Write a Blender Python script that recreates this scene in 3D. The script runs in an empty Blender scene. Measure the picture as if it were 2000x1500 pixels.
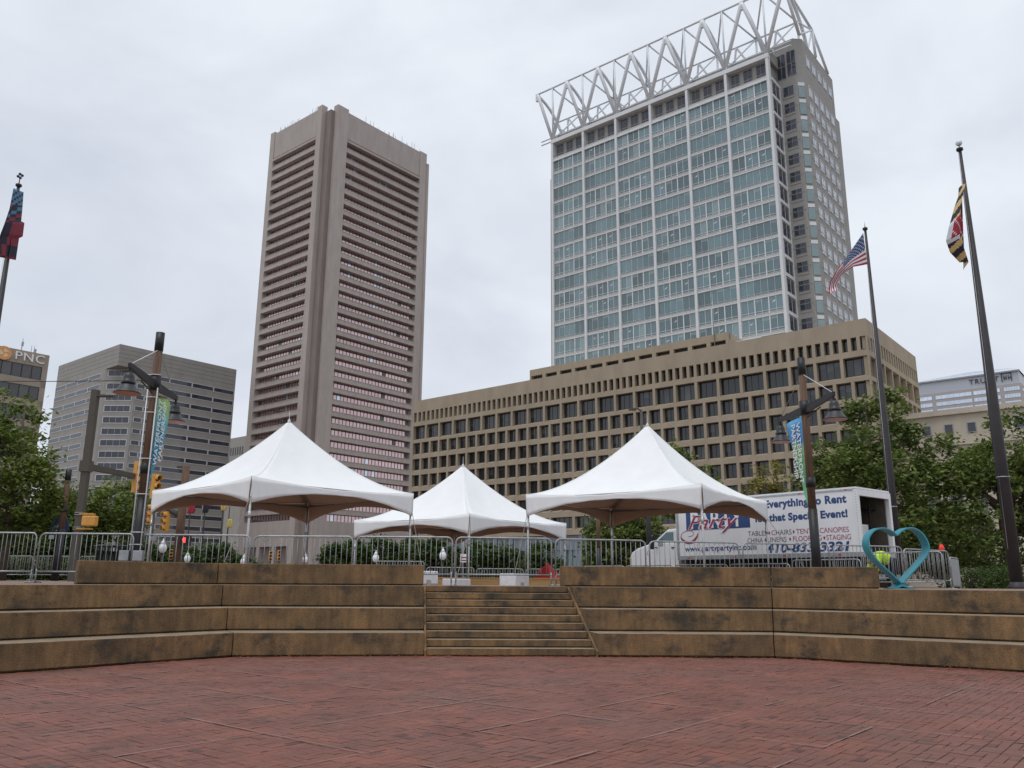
import bpy, math, random
from math import radians, sin, cos, pi, sqrt
from mathutils import Vector, Matrix, noise
random.seed(11)
sc = bpy.context.scene
col = sc.collection
# ------------------------------------------------------------------ camera
FPX, PITCH, ROLL, AZ, EYE = 1612.24, radians(13.411), radians(0.370), radians(50.517), 1.6
_r, _u, _f = Vector((1, 0, 0)), Vector((0, -sin(PITCH), cos(PITCH))), Vector((0, cos(PITCH), sin(PITCH)))
CR = _r*cos(ROLL) + _u*sin(ROLL); CU = -_r*sin(ROLL) + _u*cos(ROLL); CF = _f
cam = bpy.data.cameras.new('camera'); cam.sensor_width = 36; cam.lens = 36*FPX/2000
cam.clip_start = 0.1; cam.clip_end = 6000
cam_o = bpy.data.objects.new('camera', cam); col.objects.link(cam_o)
m = Matrix((CR, CU, -CF)).transposed().to_4x4(); m.translation = (0, 0, EYE)
cam_o.matrix_world = m
sc.camera = cam_o
# ------------------------------------------------------------------ sky and sun (overcast)
SUN_EL, SUN_AZ = radians(72), radians(215)
w = bpy.data.worlds.new('World'); sc.world = w; w.use_nodes = True
nt = w.node_tree; N = nt.nodes; LK = nt.links; N.clear()
out = N.new('ShaderNodeOutputWorld'); bg = N.new('ShaderNodeBackground')
sky = N.new('ShaderNodeTexSky'); sky.sky_type = 'NISHITA'; sky.sun_disc = False
sky.sun_elevation = SUN_EL; sky.sun_rotation = SUN_AZ
sk = N.new('ShaderNodeVectorMath'); sk.operation = 'SCALE'; sk.inputs[3].default_value = 0.10
LK.new(sky.outputs[0], sk.inputs[0])
tc = N.new('ShaderNodeTexCoord'); mp = N.new('ShaderNodeMapping'); mp.inputs['Scale'].default_value = (1.6, 1.6, 3.2)
mp.inputs['Rotation'].default_value = (0.15, 0.3, 0.6)
LK.new(tc.outputs['Generated'], mp.inputs[0])
n1 = N.new('ShaderNodeTexNoise'); n1.inputs['Scale'].default_value = 1.55; n1.inputs['Detail'].default_value = 5; n1.inputs['Roughness'].default_value = 0.5
n1.inputs['Distortion'].default_value = 0.35
LK.new(mp.outputs[0], n1.inputs[0])
cr = N.new('ShaderNodeValToRGB'); LK.new(n1.outputs[0], cr.inputs[0])
cr.color_ramp.elements[0].position = 0.33; cr.color_ramp.elements[0].color = (0.655, 0.705, 0.80, 1)
cr.color_ramp.elements[1].position = 0.62; cr.color_ramp.elements[1].color = (0.88, 0.925, 0.99, 1)
mx = N.new('ShaderNodeMix'); mx.data_type = 'RGBA'; mx.inputs[0].default_value = 0.93
LK.new(sk.outputs[0], mx.inputs[6]); LK.new(cr.outputs[0], mx.inputs[7])
bg.inputs[1].default_value = 1.0
LK.new(mx.outputs[2], bg.inputs[0]); LK.new(bg.outputs[0], out.inputs[0])
sl = bpy.data.lights.new('sun', 'SUN'); sl.energy = 1.25; sl.angle = radians(35); sl.color = (1, 0.97, 0.93)
so = bpy.data.objects.new('sun', sl); col.objects.link(so)
sd = Vector((sin(SUN_AZ)*cos(SUN_EL), cos(SUN_AZ)*cos(SUN_EL), sin(SUN_EL)))
so.rotation_euler = (-sd).to_track_quat('-Z', 'Y').to_euler(); so.location = (0, -20, 40)
vs = sc.view_settings; vs.view_transform = 'Standard'; vs.look = 'None'; vs.exposure = 0.0; vs.gamma = 1; vs.use_curve_mapping = False
sc.cycles.max_bounces = 6; sc.cycles.diffuse_bounces = 3; sc.cycles.glossy_bounces = 3
sc.cycles.use_denoising = True

# ------------------------------------------------------------------ helpers
def ray(px, py): return CR*((px-1000)/FPX) + CU*((750-py)/FPX) + CF
def at(px, py, y):
    d = ray(px, py); p = d*(y/d.y); return Vector((p.x, p.y, p.z+EYE))
def onz(px, py, z):
    d = ray(px, py); p = d*((z-EYE)/d.z); return Vector((p.x, p.y, z))
E1 = Vector((sin(AZ), -cos(AZ), 0)); E2 = Vector((cos(AZ), sin(AZ), 0)); GRID = AZ-pi/2
def grid(s, t, z=0): p = E1*s + E2*t; return Vector((p.x, p.y, z))

def link(o, parent=None):
    col.objects.link(o)
    if parent is not None: o.parent = parent
    return o
def tag(o, label=None, cat=None, group=None, kind=None):
    if label: o['label'] = label
    if cat: o['category'] = cat
    if group: o['group'] = group
    if kind: o['kind'] = kind
    return o
def empty(name, loc, rz=0, label=None, cat=None, group=None):
    o = bpy.data.objects.new(name, None); o.location = loc; o.rotation_euler = (0, 0, rz); o.empty_display_size = .3
    link(o); return tag(o, label, cat, group)
def inst(name, me, parent, loc=(0, 0, 0), rz=0, scale=None):
    o = bpy.data.objects.new(name, me); o.location = loc; o.rotation_euler = (0, 0, rz)
    if scale: o.scale = scale
    return link(o, parent)
def copy_tree(o, parent=None):
    c = o.copy(); col.objects.link(c)
    if parent is not None: c.parent = parent
    for ch in o.children: copy_tree(ch, c)
    return c

class MB:
    def __init__(s): s.v = []; s.f = []; s.m = []; s.sm = []
    def add(s, vs, fs, m=0, sm=False):
        o = len(s.v); s.v += [tuple(x) for x in vs]; s.f += [tuple(i+o for i in f) for f in fs]; s.m += [m]*len(fs); s.sm += [sm]*len(fs); return s
    def quad(s, a, b, c, d, m=0): return s.add((a, b, c, d), ((0, 1, 2, 3),), m)
    def box(s, x0, x1, y0, y1, z0, z1, m=0):
        return s.add([(x0, y0, z0), (x1, y0, z0), (x1, y1, z0), (x0, y1, z0), (x0, y0, z1), (x1, y0, z1), (x1, y1, z1), (x0, y1, z1)],
                     [(0, 3, 2, 1), (4, 5, 6, 7), (0, 1, 5, 4), (1, 2, 6, 5), (2, 3, 7, 6), (3, 0, 4, 7)], m)
    def prism(s, poly, z0, z1, m=0):   # poly ccw list of (x,y)
        n = len(poly); vs = [(p[0], p[1], z0) for p in poly] + [(p[0], p[1], z1) for p in poly]
        fs = [tuple(range(n-1, -1, -1)), tuple(range(n, 2*n))] + [(i, (i+1) % n, n+(i+1) % n, n+i) for i in range(n)]
        return s.add(vs, fs, m)
    def sweep(s, secs, m=0, caps=True, closed=True):   # list of equal-length rings
        n = len(secs[0]); vs = [p for r in secs for p in r]; fs = []
        for k in range(len(secs)-1):
            for i in range(n if closed else n-1):
                j = (i+1) % n; fs.append((k*n+i, k*n+j, (k+1)*n+j, (k+1)*n+i))
        if caps and closed: fs.append(tuple(range(n-1, -1, -1))); fs.append(tuple((len(secs)-1)*n+i for i in range(n)))
        return s.add(vs, fs, m)
    def path(s, pts, r, n=8, m=0, sm=True, caps=True):
        pts = [Vector(p) for p in pts]; rs = r if isinstance(r, (list, tuple)) else [r]*len(pts)
        secs = []; t0 = (pts[1]-pts[0]).normalized(); up = Vector((0, 0, 1)) if abs(t0.z) < .9 else Vector((1, 0, 0))
        nx = t0.cross(up).normalized()
        for i, p in enumerate(pts):
            t = (pts[min(i+1, len(pts)-1)]-pts[max(i-1, 0)]).normalized()
            nx = (nx - t*nx.dot(t)).normalized(); ny = t.cross(nx)
            secs.append([p + (nx*cos(2*pi*k/n) + ny*sin(2*pi*k/n))*rs[i] for k in range(n)])
        o = len(s.f); s.sweep(secs, m, caps)
        if sm:
            for i in range(o, len(s.f)-(2 if caps else 0)): s.sm[i] = True
        return s
    def lathe(s, prof, n=20, c=(0, 0, 0), m=0, sm=True):
        secs = [[(c[0]+max(r, 1e-4)*cos(2*pi*k/n), c[1]+max(r, 1e-4)*sin(2*pi*k/n), c[2]+z) for k in range(n)] for r, z in prof]
        o = len(s.f); s.sweep(secs, m, True)
        if sm:
            for i in range(o, len(s.f)-2): s.sm[i] = True
        return s
    def mesh(s, name, mats):
        me = bpy.data.meshes.new(name); me.from_pydata(s.v, [], s.f)
        for mt in (mats if isinstance(mats, (list, tuple)) else [mats]): me.materials.append(mt)
        me.polygons.foreach_set('material_index', s.m); me.polygons.foreach_set('use_smooth', s.sm); me.update(); return me
    def build(s, name, mats, parent=None, loc=(0, 0, 0), rz=0, bevel=0):
        o = inst(name, s.mesh(name, mats), parent, loc, rz)
        if bevel:
            b = o.modifiers.new('bevel', 'BEVEL'); b.width = bevel; b.segments = 2; b.limit_method = 'ANGLE'; b.angle_limit = radians(40)
        return o

# ------------------------------------------------------------------ materials
def mat(name, c, rough=.75, var=.18, scale=3., metal=0., spec=.4, bump=0., bscale=40., rnd=0., isl=0., c2=None, fine=.0, streak=None, coat=0.):
    m = bpy.data.materials.new(name); m.use_nodes = True; t = m.node_tree; n = t.nodes; l = t.links
    b = n['Principled BSDF']; b.inputs['Roughness'].default_value = rough; b.inputs['Metallic'].default_value = metal
    b.inputs['Specular IOR Level'].default_value = spec; b.inputs['Coat Weight'].default_value = coat
    tc = n.new('ShaderNodeTexCoord'); mp = n.new('ShaderNodeMapping'); l.new(tc.outputs['Object'], mp.inputs[0])
    if streak: mp.inputs['Scale'].default_value = streak
    nz = n.new('ShaderNodeTexNoise'); nz.inputs['Scale'].default_value = scale; nz.inputs['Detail'].default_value = 7; nz.inputs['Roughness'].default_value = .62
    l.new(mp.outputs[0], nz.inputs[0])
    cc = c2 or tuple(x*(1-var) for x in c); ch = c if c2 else tuple(min(1, x*(1+var)) for x in c)
    r = n.new('ShaderNodeValToRGB'); r.color_ramp.elements[0].position = .3; r.color_ramp.elements[1].position = .7
    r.color_ramp.elements[0].color = (*cc, 1); r.color_ramp.elements[1].color = (*ch, 1); l.new(nz.outputs[0], r.inputs[0])
    last = r.outputs[0]
    def mult(sock, amt):
        nonlocal last
        mr = n.new('ShaderNodeMapRange'); mr.inputs[3].default_value = 1-amt; mr.inputs[4].default_value = 1+amt; l.new(sock, mr.inputs[0])
        x = n.new('ShaderNodeVectorMath'); x.operation = 'SCALE'; l.new(last, x.inputs[0]); l.new(mr.outputs[0], x.inputs[3]); last = x.outputs[0]
    if rnd: mult(n.new('ShaderNodeObjectInfo').outputs['Random'], rnd)
    if isl: mult(n.new('ShaderNodeNewGeometry').outputs['Random Per Island'], isl)
    if fine:
        f = n.new('ShaderNodeTexNoise'); f.inputs['Scale'].default_value = 48; f.inputs['Detail'].default_value = 3; l.new(tc.outputs['Object'], f.inputs[0]); mult(f.outputs[0], fine)
    l.new(last, b.inputs['Base Color'])
    if bump:
        bn = n.new('ShaderNodeTexNoise'); bn.inputs['Scale'].default_value = bscale; bn.inputs['Detail'].default_value = 4; l.new(tc.outputs['Object'], bn.inputs[0])
        bp = n.new('ShaderNodeBump'); bp.inputs['Strength'].default_value = bump; bp.inputs['Distance'].default_value = .02
        l.new(bn.outputs[0], bp.inputs['Height']); l.new(bp.outputs[0], b.inputs['Normal'])
    return m
def plain(name, c, rough=.5, metal=0, spec=.5, emit=0):
    m = bpy.data.materials.new(name); m.use_nodes = True; b = m.node_tree.nodes['Principled BSDF']
    b.inputs['Base Color'].default_value = (*c, 1); b.inputs['Roughness'].default_value = rough; b.inputs['Metallic'].default_value = metal
    b.inputs['Specular IOR Level'].default_value = spec
    if emit: b.inputs['Emission Color'].default_value = (*c, 1); b.inputs['Emission Strength'].default_value = emit
    return m
M = {}
def tier_mat():
    m = mat('brown_concrete', (.285, .165, .075), .85, scale=1.3, c2=(.12, .08, .044), bump=.6, bscale=40, fine=.3, rnd=.1)
    t = m.node_tree; n = t.nodes; l = t.links; b = n['Principled BSDF']; src = b.inputs['Base Color'].links[0].from_socket
    tc = n.new('ShaderNodeTexCoord'); mp = n.new('ShaderNodeMapping'); mp.inputs['Scale'].default_value = (.8, .8, 1.05); l.new(tc.outputs['Object'], mp.inputs[0])
    z = n.new('ShaderNodeTexNoise'); z.inputs['Scale'].default_value = 1.7; z.inputs['Detail'].default_value = 9; z.inputs['Roughness'].default_value = .66; l.new(mp.outputs[0], z.inputs[0])
    r = n.new('ShaderNodeValToRGB'); r.color_ramp.elements[0].position = .5; r.color_ramp.elements[1].position = .64; l.new(z.outputs[0], r.inputs[0])
    x = n.new('ShaderNodeMix'); x.data_type = 'RGBA'; l.new(r.outputs[0], x.inputs[0]); l.new(src, x.inputs[6]); x.inputs[7].default_value = (.068, .053, .038, 1)
    # pale aggregate specks
    v = n.new('ShaderNodeTexVoronoi'); v.inputs['Scale'].default_value = 26; l.new(tc.outputs['Object'], v.inputs[0])
    rr = n.new('ShaderNodeValToRGB'); rr.color_ramp.elements[0].position = .05; rr.color_ramp.elements[0].color = (1, 1, 1, 1); rr.color_ramp.elements[1].position = .13; rr.color_ramp.elements[1].color = (0, 0, 0, 1)
    l.new(v.outputs['Distance'], rr.inputs[0])
    q = n.new('ShaderNodeMath'); q.operation = 'GREATER_THAN'; q.inputs[1].default_value = .62
    sp = n.new('ShaderNodeSeparateColor'); l.new(v.outputs['Color'], sp.inputs[0]); l.new(sp.outputs[0], q.inputs[0])
    qm = n.new('ShaderNodeMath'); qm.operation = 'MULTIPLY'; l.new(q.outputs[0], qm.inputs[0]); l.new(rr.outputs[0], qm.inputs[1])
    x2 = n.new('ShaderNodeMix'); x2.data_type = 'RGBA'; l.new(qm.outputs[0], x2.inputs[0]); l.new(x.outputs[2], x2.inputs[6]); x2.inputs[7].default_value = (.45, .39, .29, 1)
    # drip streaks and small pits
    m2 = n.new('ShaderNodeMapping'); m2.inputs['Scale'].default_value = (2.6, 2.6, .45); l.new(tc.outputs['Object'], m2.inputs[0])
    z2 = n.new('ShaderNodeTexNoise'); z2.inputs['Scale'].default_value = 2.4; z2.inputs['Detail'].default_value = 8; z2.inputs['Roughness'].default_value = .7; l.new(m2.outputs[0], z2.inputs[0])
    mr2 = n.new('ShaderNodeMapRange'); mr2.inputs[1].default_value = .3; mr2.inputs[2].default_value = .7; mr2.inputs[3].default_value = .62; mr2.inputs[4].default_value = 1.22; l.new(z2.outputs[0], mr2.inputs[0])
    v2 = n.new('ShaderNodeTexVoronoi'); v2.inputs['Scale'].default_value = 13; l.new(tc.outputs['Object'], v2.inputs[0])
    pr = n.new('ShaderNodeValToRGB'); pr.color_ramp.elements[0].position = .06; pr.color_ramp.elements[0].color = (.25, .25, .25, 1); pr.color_ramp.elements[1].position = .12; pr.color_ramp.elements[1].color = (1, 1, 1, 1); l.new(v2.outputs['Distance'], pr.inputs[0])
    mm = n.new('ShaderNodeMath'); mm.operation = 'MULTIPLY'; l.new(mr2.outputs[0], mm.inputs[0]); l.new(pr.outputs[0], mm.inputs[1])
    fin = n.new('ShaderNodeVectorMath'); fin.operation = 'SCALE'; l.new(x2.outputs[2], fin.inputs[0]); l.new(mm.outputs[0], fin.inputs[3])
    l.new(fin.outputs[0], b.inputs['Base Color']); return m
M['tier'] = tier_mat()
M['tiertop'] = mat('skylit_concrete_top', (.31, .245, .17), .9, scale=2.2, c2=(.17, .13, .088), bump=.4, bscale=60, fine=.2)  # paler upper faces: overhead sky light put into the colour
def brick_mat():
    m = mat('brick_paver', (.188, .073, .052), .55, var=.28, scale=1.2, bump=.35, bscale=70, isl=.0, fine=.16, spec=.3)
    t = m.node_tree; n = t.nodes; l = t.links; b = n['Principled BSDF']; src = b.inputs['Base Color'].links[0].from_socket
    g = n.new('ShaderNodeNewGeometry'); oi = n.new('ShaderNodeObjectInfo')
    a = n.new('ShaderNodeMath'); a.operation = 'ADD'; l.new(g.outputs['Random Per Island'], a.inputs[0]); l.new(oi.outputs['Random'], a.inputs[1])
    fr = n.new('ShaderNodeMath'); fr.operation = 'FRACT'; l.new(a.outputs[0], fr.inputs[0])
    r = n.new('ShaderNodeValToRGB'); e = r.color_ramp.elements; e[0].position = 0; e[0].color = (.5, .56, .62, 1); e[1].position = 1; e[1].color = (1.1, 1.02, .98, 1)
    for p, c in ((.025, (.55, .62, .68, 1)), (.04, (.88, .9, .9, 1)), (.4, (.97, .98, 1, 1)), (.75, (1.03, 1, 1, 1))):
        k = e.new(p); k.color = c
    l.new(fr.outputs[0], r.inputs[0])
    x = n.new('ShaderNodeMix'); x.data_type = 'RGBA'; x.blend_type = 'MULTIPLY'; x.inputs[0].default_value = 1; l.new(src, x.inputs[6]); l.new(r.outputs[0], x.inputs[7])
    # broad dirt film in world position
    z = n.new('ShaderNodeTexNoise'); z.inputs['Scale'].default_value = .55; z.inputs['Detail'].default_value = 6; l.new(g.outputs['Position'], z.inputs[0])
    rr = n.new('ShaderNodeValToRGB'); rr.color_ramp.elements[0].position = .45; rr.color_ramp.elements[1].position = .72; l.new(z.outputs[0], rr.inputs[0])
    mu = n.new('ShaderNodeMath'); mu.operation = 'MULTIPLY'; mu.inputs[1].default_value = .6; l.new(rr.outputs[0], mu.inputs[0])
    x2 = n.new('ShaderNodeMix'); x2.data_type = 'RGBA'; l.new(mu.outputs[0], x2.inputs[0]); l.new(x.outputs[2], x2.inputs[6]); x2.inputs[7].default_value = (.15, .085, .066, 1)
    z3 = n.new('ShaderNodeTexNoise'); z3.inputs['Scale'].default_value = 2.6; z3.inputs['Detail'].default_value = 4; l.new(g.outputs['Position'], z3.inputs[0])
    r3 = n.new('ShaderNodeValToRGB'); r3.color_ramp.elements[0].position = .63; r3.color_ramp.elements[1].position = .7; l.new(z3.outputs[0], r3.inputs[0])
    k3 = n.new('ShaderNodeMath'); k3.operation = 'MULTIPLY'; k3.inputs[1].default_value = .65; l.new(r3.outputs[0], k3.inputs[0])
    x3 = n.new('ShaderNodeMix'); x3.data_type = 'RGBA'; l.new(k3.outputs[0], x3.inputs[0]); l.new(x2.outputs[2], x3.inputs[6]); x3.inputs[7].default_value = (.055, .05, .044, 1)
    l.new(x3.outputs[2], b.inputs['Base Color']); return m
M['brick'] = brick_mat()
M['mortar'] = mat('paving_bed', (.10, .05, .038), .95, var=.4, scale=4)
M['joint'] = mat('pale_joint', (.26, .19, .165), .9, var=.35, scale=3)
M['earth'] = mat('ground', (.16, .14, .12), .95, var=.2, scale=.3)
M['plaza'] = mat('plaza_paving', (.22, .15, .12), .85, var=.2, scale=.8)
M['asphalt'] = mat('asphalt', (.055, .055, .057), .85, var=.2, scale=.6)
M['kerb'] = mat('kerb_concrete', (.2, .185, .16), .9, var=.15, scale=2)
M['white_line'] = mat('road_paint', (.7, .7, .68), .7, var=.1)
M['granite'] = mat('tower_granite', (.41, .36, .33), .7, var=.1, scale=.5, fine=0, streak=(1, 1, .25), rnd=.05)
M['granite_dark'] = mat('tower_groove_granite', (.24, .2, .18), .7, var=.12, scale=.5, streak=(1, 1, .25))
M['sandcon'] = mat('tan_precast', (.365, .302, .222), .85, var=.13, scale=.35, streak=(1, 1, .35), bump=.1, bscale=6)
M['greycon'] = mat('grey_precast', (.315, .30, .275), .8, var=.09, scale=.4, streak=(1, 1, .4))
M['browncon'] = mat('brown_precast', (.34, .29, .235), .8, var=.1, scale=.5)
M['stone'] = mat('grey_stone', (.315, .302, .285), .75, var=.08, scale=.6)
M['limestone'] = mat('limestone', (.52, .46, .37), .8, var=.12, scale=.5)
M['whitemetal'] = mat('white_painted_steel', (.69, .70, .71), .4, var=.05, scale=.5)
M['trussmetal'] = mat('truss_white_steel', (.74, .76, .79), .4, var=.05, scale=.5)
M['darkframe'] = plain('dark_window_frame', (.03, .03, .032), .5)
M['whiteframe'] = plain('white_window_frame', (.66, .67, .68), .5)
def glass(name, c, rough=.06, spec=.9, rnd=.25, metal=0.):
    m = mat(name, c, rough, var=.12, scale=.6, spec=spec, rnd=rnd, metal=metal, bump=.12, bscale=.9); return m
M['glass_dark'] = glass('dark_glass', (.030, .033, .036), spec=.7)
M['glass_blind'] = glass('glass_over_blind', (.085, .088, .086), spec=.6)
M['glass_teal'] = glass('teal_glass', (.125, .2, .218), spec=1., rnd=.33)
M['glass_teal2'] = glass('pale_teal_glass', (.22, .31, .32), spec=1., rnd=.15)
M['glass_rose'] = glass('rose_mirror_glass', (.56, .405, .41), .08, 1., .1, metal=.85)
M['glass_blue'] = glass('blue_mirror_glass', (.62, .68, .76), .1, 1., .1, metal=.8)
M['tube'] = plain('ceiling_tube', (.9, .92, .9), .5, emit=.9)
M['glass_navy'] = glass('navy_glass', (.045, .05, .066), spec=.6, rnd=.15)
M['inner_side'] = mat('bounce_tan_underside', (.54, .39, .29), .8, var=.05, scale=1)  # tent underside: warm bounce from the paving painted into the vinyl's inner colour
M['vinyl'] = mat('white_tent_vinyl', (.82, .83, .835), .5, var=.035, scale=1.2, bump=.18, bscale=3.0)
M['galv'] = mat('galvanised_steel', (.36, .38, .39), .42, var=.2, scale=6, metal=.55)
M['galvd'] = mat('dull_steel', (.30, .31, .32), .5, var=.15, scale=6, metal=.4)
M['alu'] = mat('tent_aluminium', (.52, .53, .54), .35, var=.1, scale=4, metal=.6)
M['black'] = mat('black_paint', (.018, .018, .02), .45, var=.2, scale=4)
M['charcoal'] = mat('charcoal_lamp_enamel', (.028, .029, .032), .4, var=.15, scale=4)
M['wood'] = mat('weathered_timber', (.19, .115, .075), .9, scale=3.2, c2=(.075, .045, .032), streak=(4, 4, .35), bump=.6, bscale=30)
M['copper'] = mat('lamp_reflector', (.5, .2, .12), .35, var=.2, scale=5, metal=.3)
M['bronzepole'] = mat('dark_bronze_pole', (.038, .034, .036), .5, var=.2, scale=2)
M['browpole'] = mat('brown_signal_pole', (.085, .075, .06), .55, var=.12, scale=1)
M['yellow'] = mat('signal_yellow', (.66, .33, .07), .5, var=.1, scale=3)
M['lensdark'] = plain('dark_lens', (.02, .018, .015), .3)
M['red_lit'] = plain('lit_red_signal', (1, .06, .05), .5, emit=1.6)
M['teal'] = mat('teal_enamel', (.035, .29, .36), .38, var=.1, scale=2, spec=.5)
M['truckwhite'] = mat('white_truck_panel', (.77, .78, .80), .38, var=.06, scale=1.6, streak=(1, 1, .3))
M['navy'] = plain('navy_print', (.025, .065, .2), .5)
M['maroon'] = plain('maroon_print', (.3, .03, .09), .5)
M['greyprint'] = plain('grey_print', (.12, .1, .14), .5)
M['whiteprint'] = plain('white_print', (.8, .81, .82), .5)
M['rubber'] = mat('tyre_rubber', (.02, .02, .02), .9)
M['chassis'] = mat('dark_chassis', (.022, .022, .024), .7)
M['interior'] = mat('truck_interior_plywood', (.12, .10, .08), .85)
M['plywood'] = mat('plywood', (.56, .36, .16), .75, scale=2.2, c2=(.42, .24, .10), streak=(.5, .5, 6))
M['wrap'] = mat('white_plastic_wrap', (.74, .74, .76), .45, var=.08, scale=5, bump=.6, bscale=9)
M['cement'] = mat('ballast_concrete', (.42, .41, .39), .9)
M['redtarp'] = mat('red_tarp', (.55, .03, .025), .55, var=.2, scale=3)
M['rope'] = mat('tan_rope', (.33, .29, .23), .9)
M['hiviz'] = mat('hi_vis_fabric', (.55, .85, .02), .8, var=.08, scale=6)
M['trouser'] = mat('dark_trousers', (.02, .022, .03), .9)
M['skin'] = mat('skin', (.28, .16, .11), .6)
M['globe'] = plain('white_globe', (.8, .82, .85), .4)
M['signblue'] = plain('blue_sign', (.02, .05, .18), .5)
M['signgreen'] = plain('green_sign', (.02, .25, .12), .5)
M['bluegrey'] = mat('blue_grey_panel', (.21, .24, .28), .6, var=.06)
M['bark'] = mat('bark', (.09, .07, .05), .95, var=.3, scale=8)
M['litter'] = mat('dry_leaf', (.30, .12, .045), .9, isl=.4)
def leaf_mat(name, c, c2):
    m = mat(name, c, .6, scale=.5, c2=c2, isl=.35, spec=.25)
    t = m.node_tree; n = t.nodes; l = t.links; b = n['Principled BSDF']; src = b.inputs['Base Color'].links[0].from_socket
    tr = n.new('ShaderNodeBsdfTranslucent'); l.new(src, tr.inputs[0]); mx = n.new('ShaderNodeMixShader'); mx.inputs[0].default_value = .3
    o = n['Material Output']; l.new(b.outputs[0], mx.inputs[1]); l.new(tr.outputs[0], mx.inputs[2]); l.new(mx.outputs[0], o.inputs[0]); return m
M['leaf'] = leaf_mat('maple_leaf', (.19, .24, .06), (.07, .11, .028))
M['leaf2'] = leaf_mat('light_green_leaf', (.19, .24, .05), (.085, .125, .028))
M['leaf3'] = leaf_mat('yellowing_leaf', (.3, .25, .05), (.13, .14, .03))
M['leafd'] = leaf_mat('shrub_leaf', (.10, .15, .04), (.04, .07, .02))

# ------------------------------------------------------------------ text meshes (made first: the scene is still small)
TEXT = {}
def text_mesh(key, s, offset=0., shear=0., extrude=.006, space=1.):
    c = bpy.data.curves.new(key, 'FONT'); c.body = s; c.size = 1; c.offset = offset; c.shear = shear; c.extrude = extrude; c.space_character = space; c.resolution_u = 4
    o = bpy.data.objects.new(key, c); col.objects.link(o); dg = bpy.context.evaluated_depsgraph_get()
    me = bpy.data.meshes.new_from_object(o.evaluated_get(dg)); bpy.data.objects.remove(o); bpy.data.curves.remove(c)
    xs = [v.co.x for v in me.vertices]; ys = [v.co.y for v in me.vertices]
    TEXT[key] = (me, min(xs), max(xs), min(ys), max(ys)); return me
def put_text(name, key, material, parent, origin, xdir, ydir, width, height, thick=.01):
    """text filling width x height with its lower left corner at origin"""
    me, x0, x1, y0, y1 = TEXT[key]; me = me.copy(); me.materials.clear(); me.materials.append(material)
    X = Vector(xdir).normalized(); Y = Vector(ydir).normalized(); Z = X.cross(Y)
    sx = width/(x1-x0); sy = height/(y1-y0); O = Vector(origin)
    for v in me.vertices:
        p = v.co; v.co = O + X*((p.x-x0)*sx) + Y*((p.y-y0)*sy) + Z*(p.z/.006*thick)
    return inst(name, me, parent)
for k, s, kw in (('rent', 'Everything to Rent', dict(offset=.045, space=1.07)), ('event', 'for that Special Event!', dict(offset=.045, space=1.07)),
                 ('l1a', 'TABLES', {}), ('l1b', 'CHAIRS', {}), ('l1c', 'TENTS', {}), ('l1d', 'CANOPIES', {}), ('l2a', 'CHINA', {}), ('l2b', 'LINENS', {}), ('l2c', 'FLOORING', {}), ('l2d', 'STAGING', {}),
                 ('www', 'www.partypartyinc.com', dict(offset=.022)), ('tel', '410-833-3321', dict(offset=.035, shear=.2)),
                 ('PARTY', 'PARTY', dict(offset=.02)), ('party', 'Party', dict(offset=.004, shear=.45)), ('partyw', 'Party', dict(offset=.03, shear=.45)),
                 ('pnc', 'PNC', dict(offset=.0, space=1.1)), ('truist', 'TRUIST', dict(space=1.15)), ('wf', 'WATERFRONT', dict(offset=.01)), ('ps', 'PARTNERSHIP', dict(offset=.01))):
    text_mesh(k, s, **kw)

# ------------------------------------------------------------------ ground and terrain
GZ = 1.47; TR = .49; TD = .80
def isect(p, d, q, e):
    den = d.x*e.y-d.y*e.x; t = ((q.x-p.x)*e.y-(q.y-p.y)*e.x)/den; return p+d*t
LB, SL0, SR0, RB = Vector((-5.89, 18.32)), Vector((-1.87, 18.78)), Vector((1.92, 18.93)), Vector((5.77, 18.89))
SL1, SR1 = Vector((-2.17, 21.18)), Vector((1.46, 21.33))
dLW = Vector((-.638, -.770)); dRW = Vector((.82, -.573)); nLW = Vector((-.770, .638)); nRW = Vector((.573, .82))
dLC = (SL0-LB).normalized(); dRC = (RB-SR0).normalized(); nLC = Vector((-dLC.y, dLC.x)); nRC = Vector((-dRC.y, dRC.x))
dSL = (SL1-SL0).normalized(); dSR = (SR1-SR0).normalized()
def pts_off(o):   # far left, left bend, stair left, stair right, right bend, far right at offset o
    lb = isect(LB+nLW*o, dLW, LB+nLC*o, dLC); rb = isect(RB+nRW*o, dRW, RB+nRC*o, dRC)
    sl = isect(SL0+nLC*o, dLC, SL0, dSL); sr = isect(SR0+nRC*o, dRC, SR0, dSR)
    return LB+dLW*9+nLW*o, lb, sl, sr, rb, RB+dRW*9+nRW*o
def smooth(x, a, b): t = min(1, max(0, (x-a)/(b-a))); return t*t*(3-2*t)
def gz(x, y): return GZ - .42*smooth(y, 25.5, 32)*smooth(x, -6, -1)
g = MB(); g.quad((-3000, -3000, -.03), (3000, -3000, -.03), (3000, 3000, -.03), (-3000, 3000, -.03)); tag(g.build('ground', M['earth']), kind='structure')
offs = [2.40, 2.6, 3.5, 5, 7, 9, 11, 13, 16, 20, 26, 36, 50, 80, 130, 220, 420, 900]
tm = MB(); rows = []
for o in offs:
    P = pts_off(o); P = [P[0]+dLW*60] + list(P) + [P[5]+dRW*60]; r = []
    for i in range(len(P)-1):
        for k in range(6): q = P[i].lerp(P[i+1], k/6); r.append(q)
    r.append(P[-1]); rows.append([Vector((q.x, q.y, gz(q.x, q.y)-.004)) for q in r])
tm.sweep(rows, closed=False)
tag(tm.build('upper_plaza', M['plaza']), kind='structure')
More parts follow.
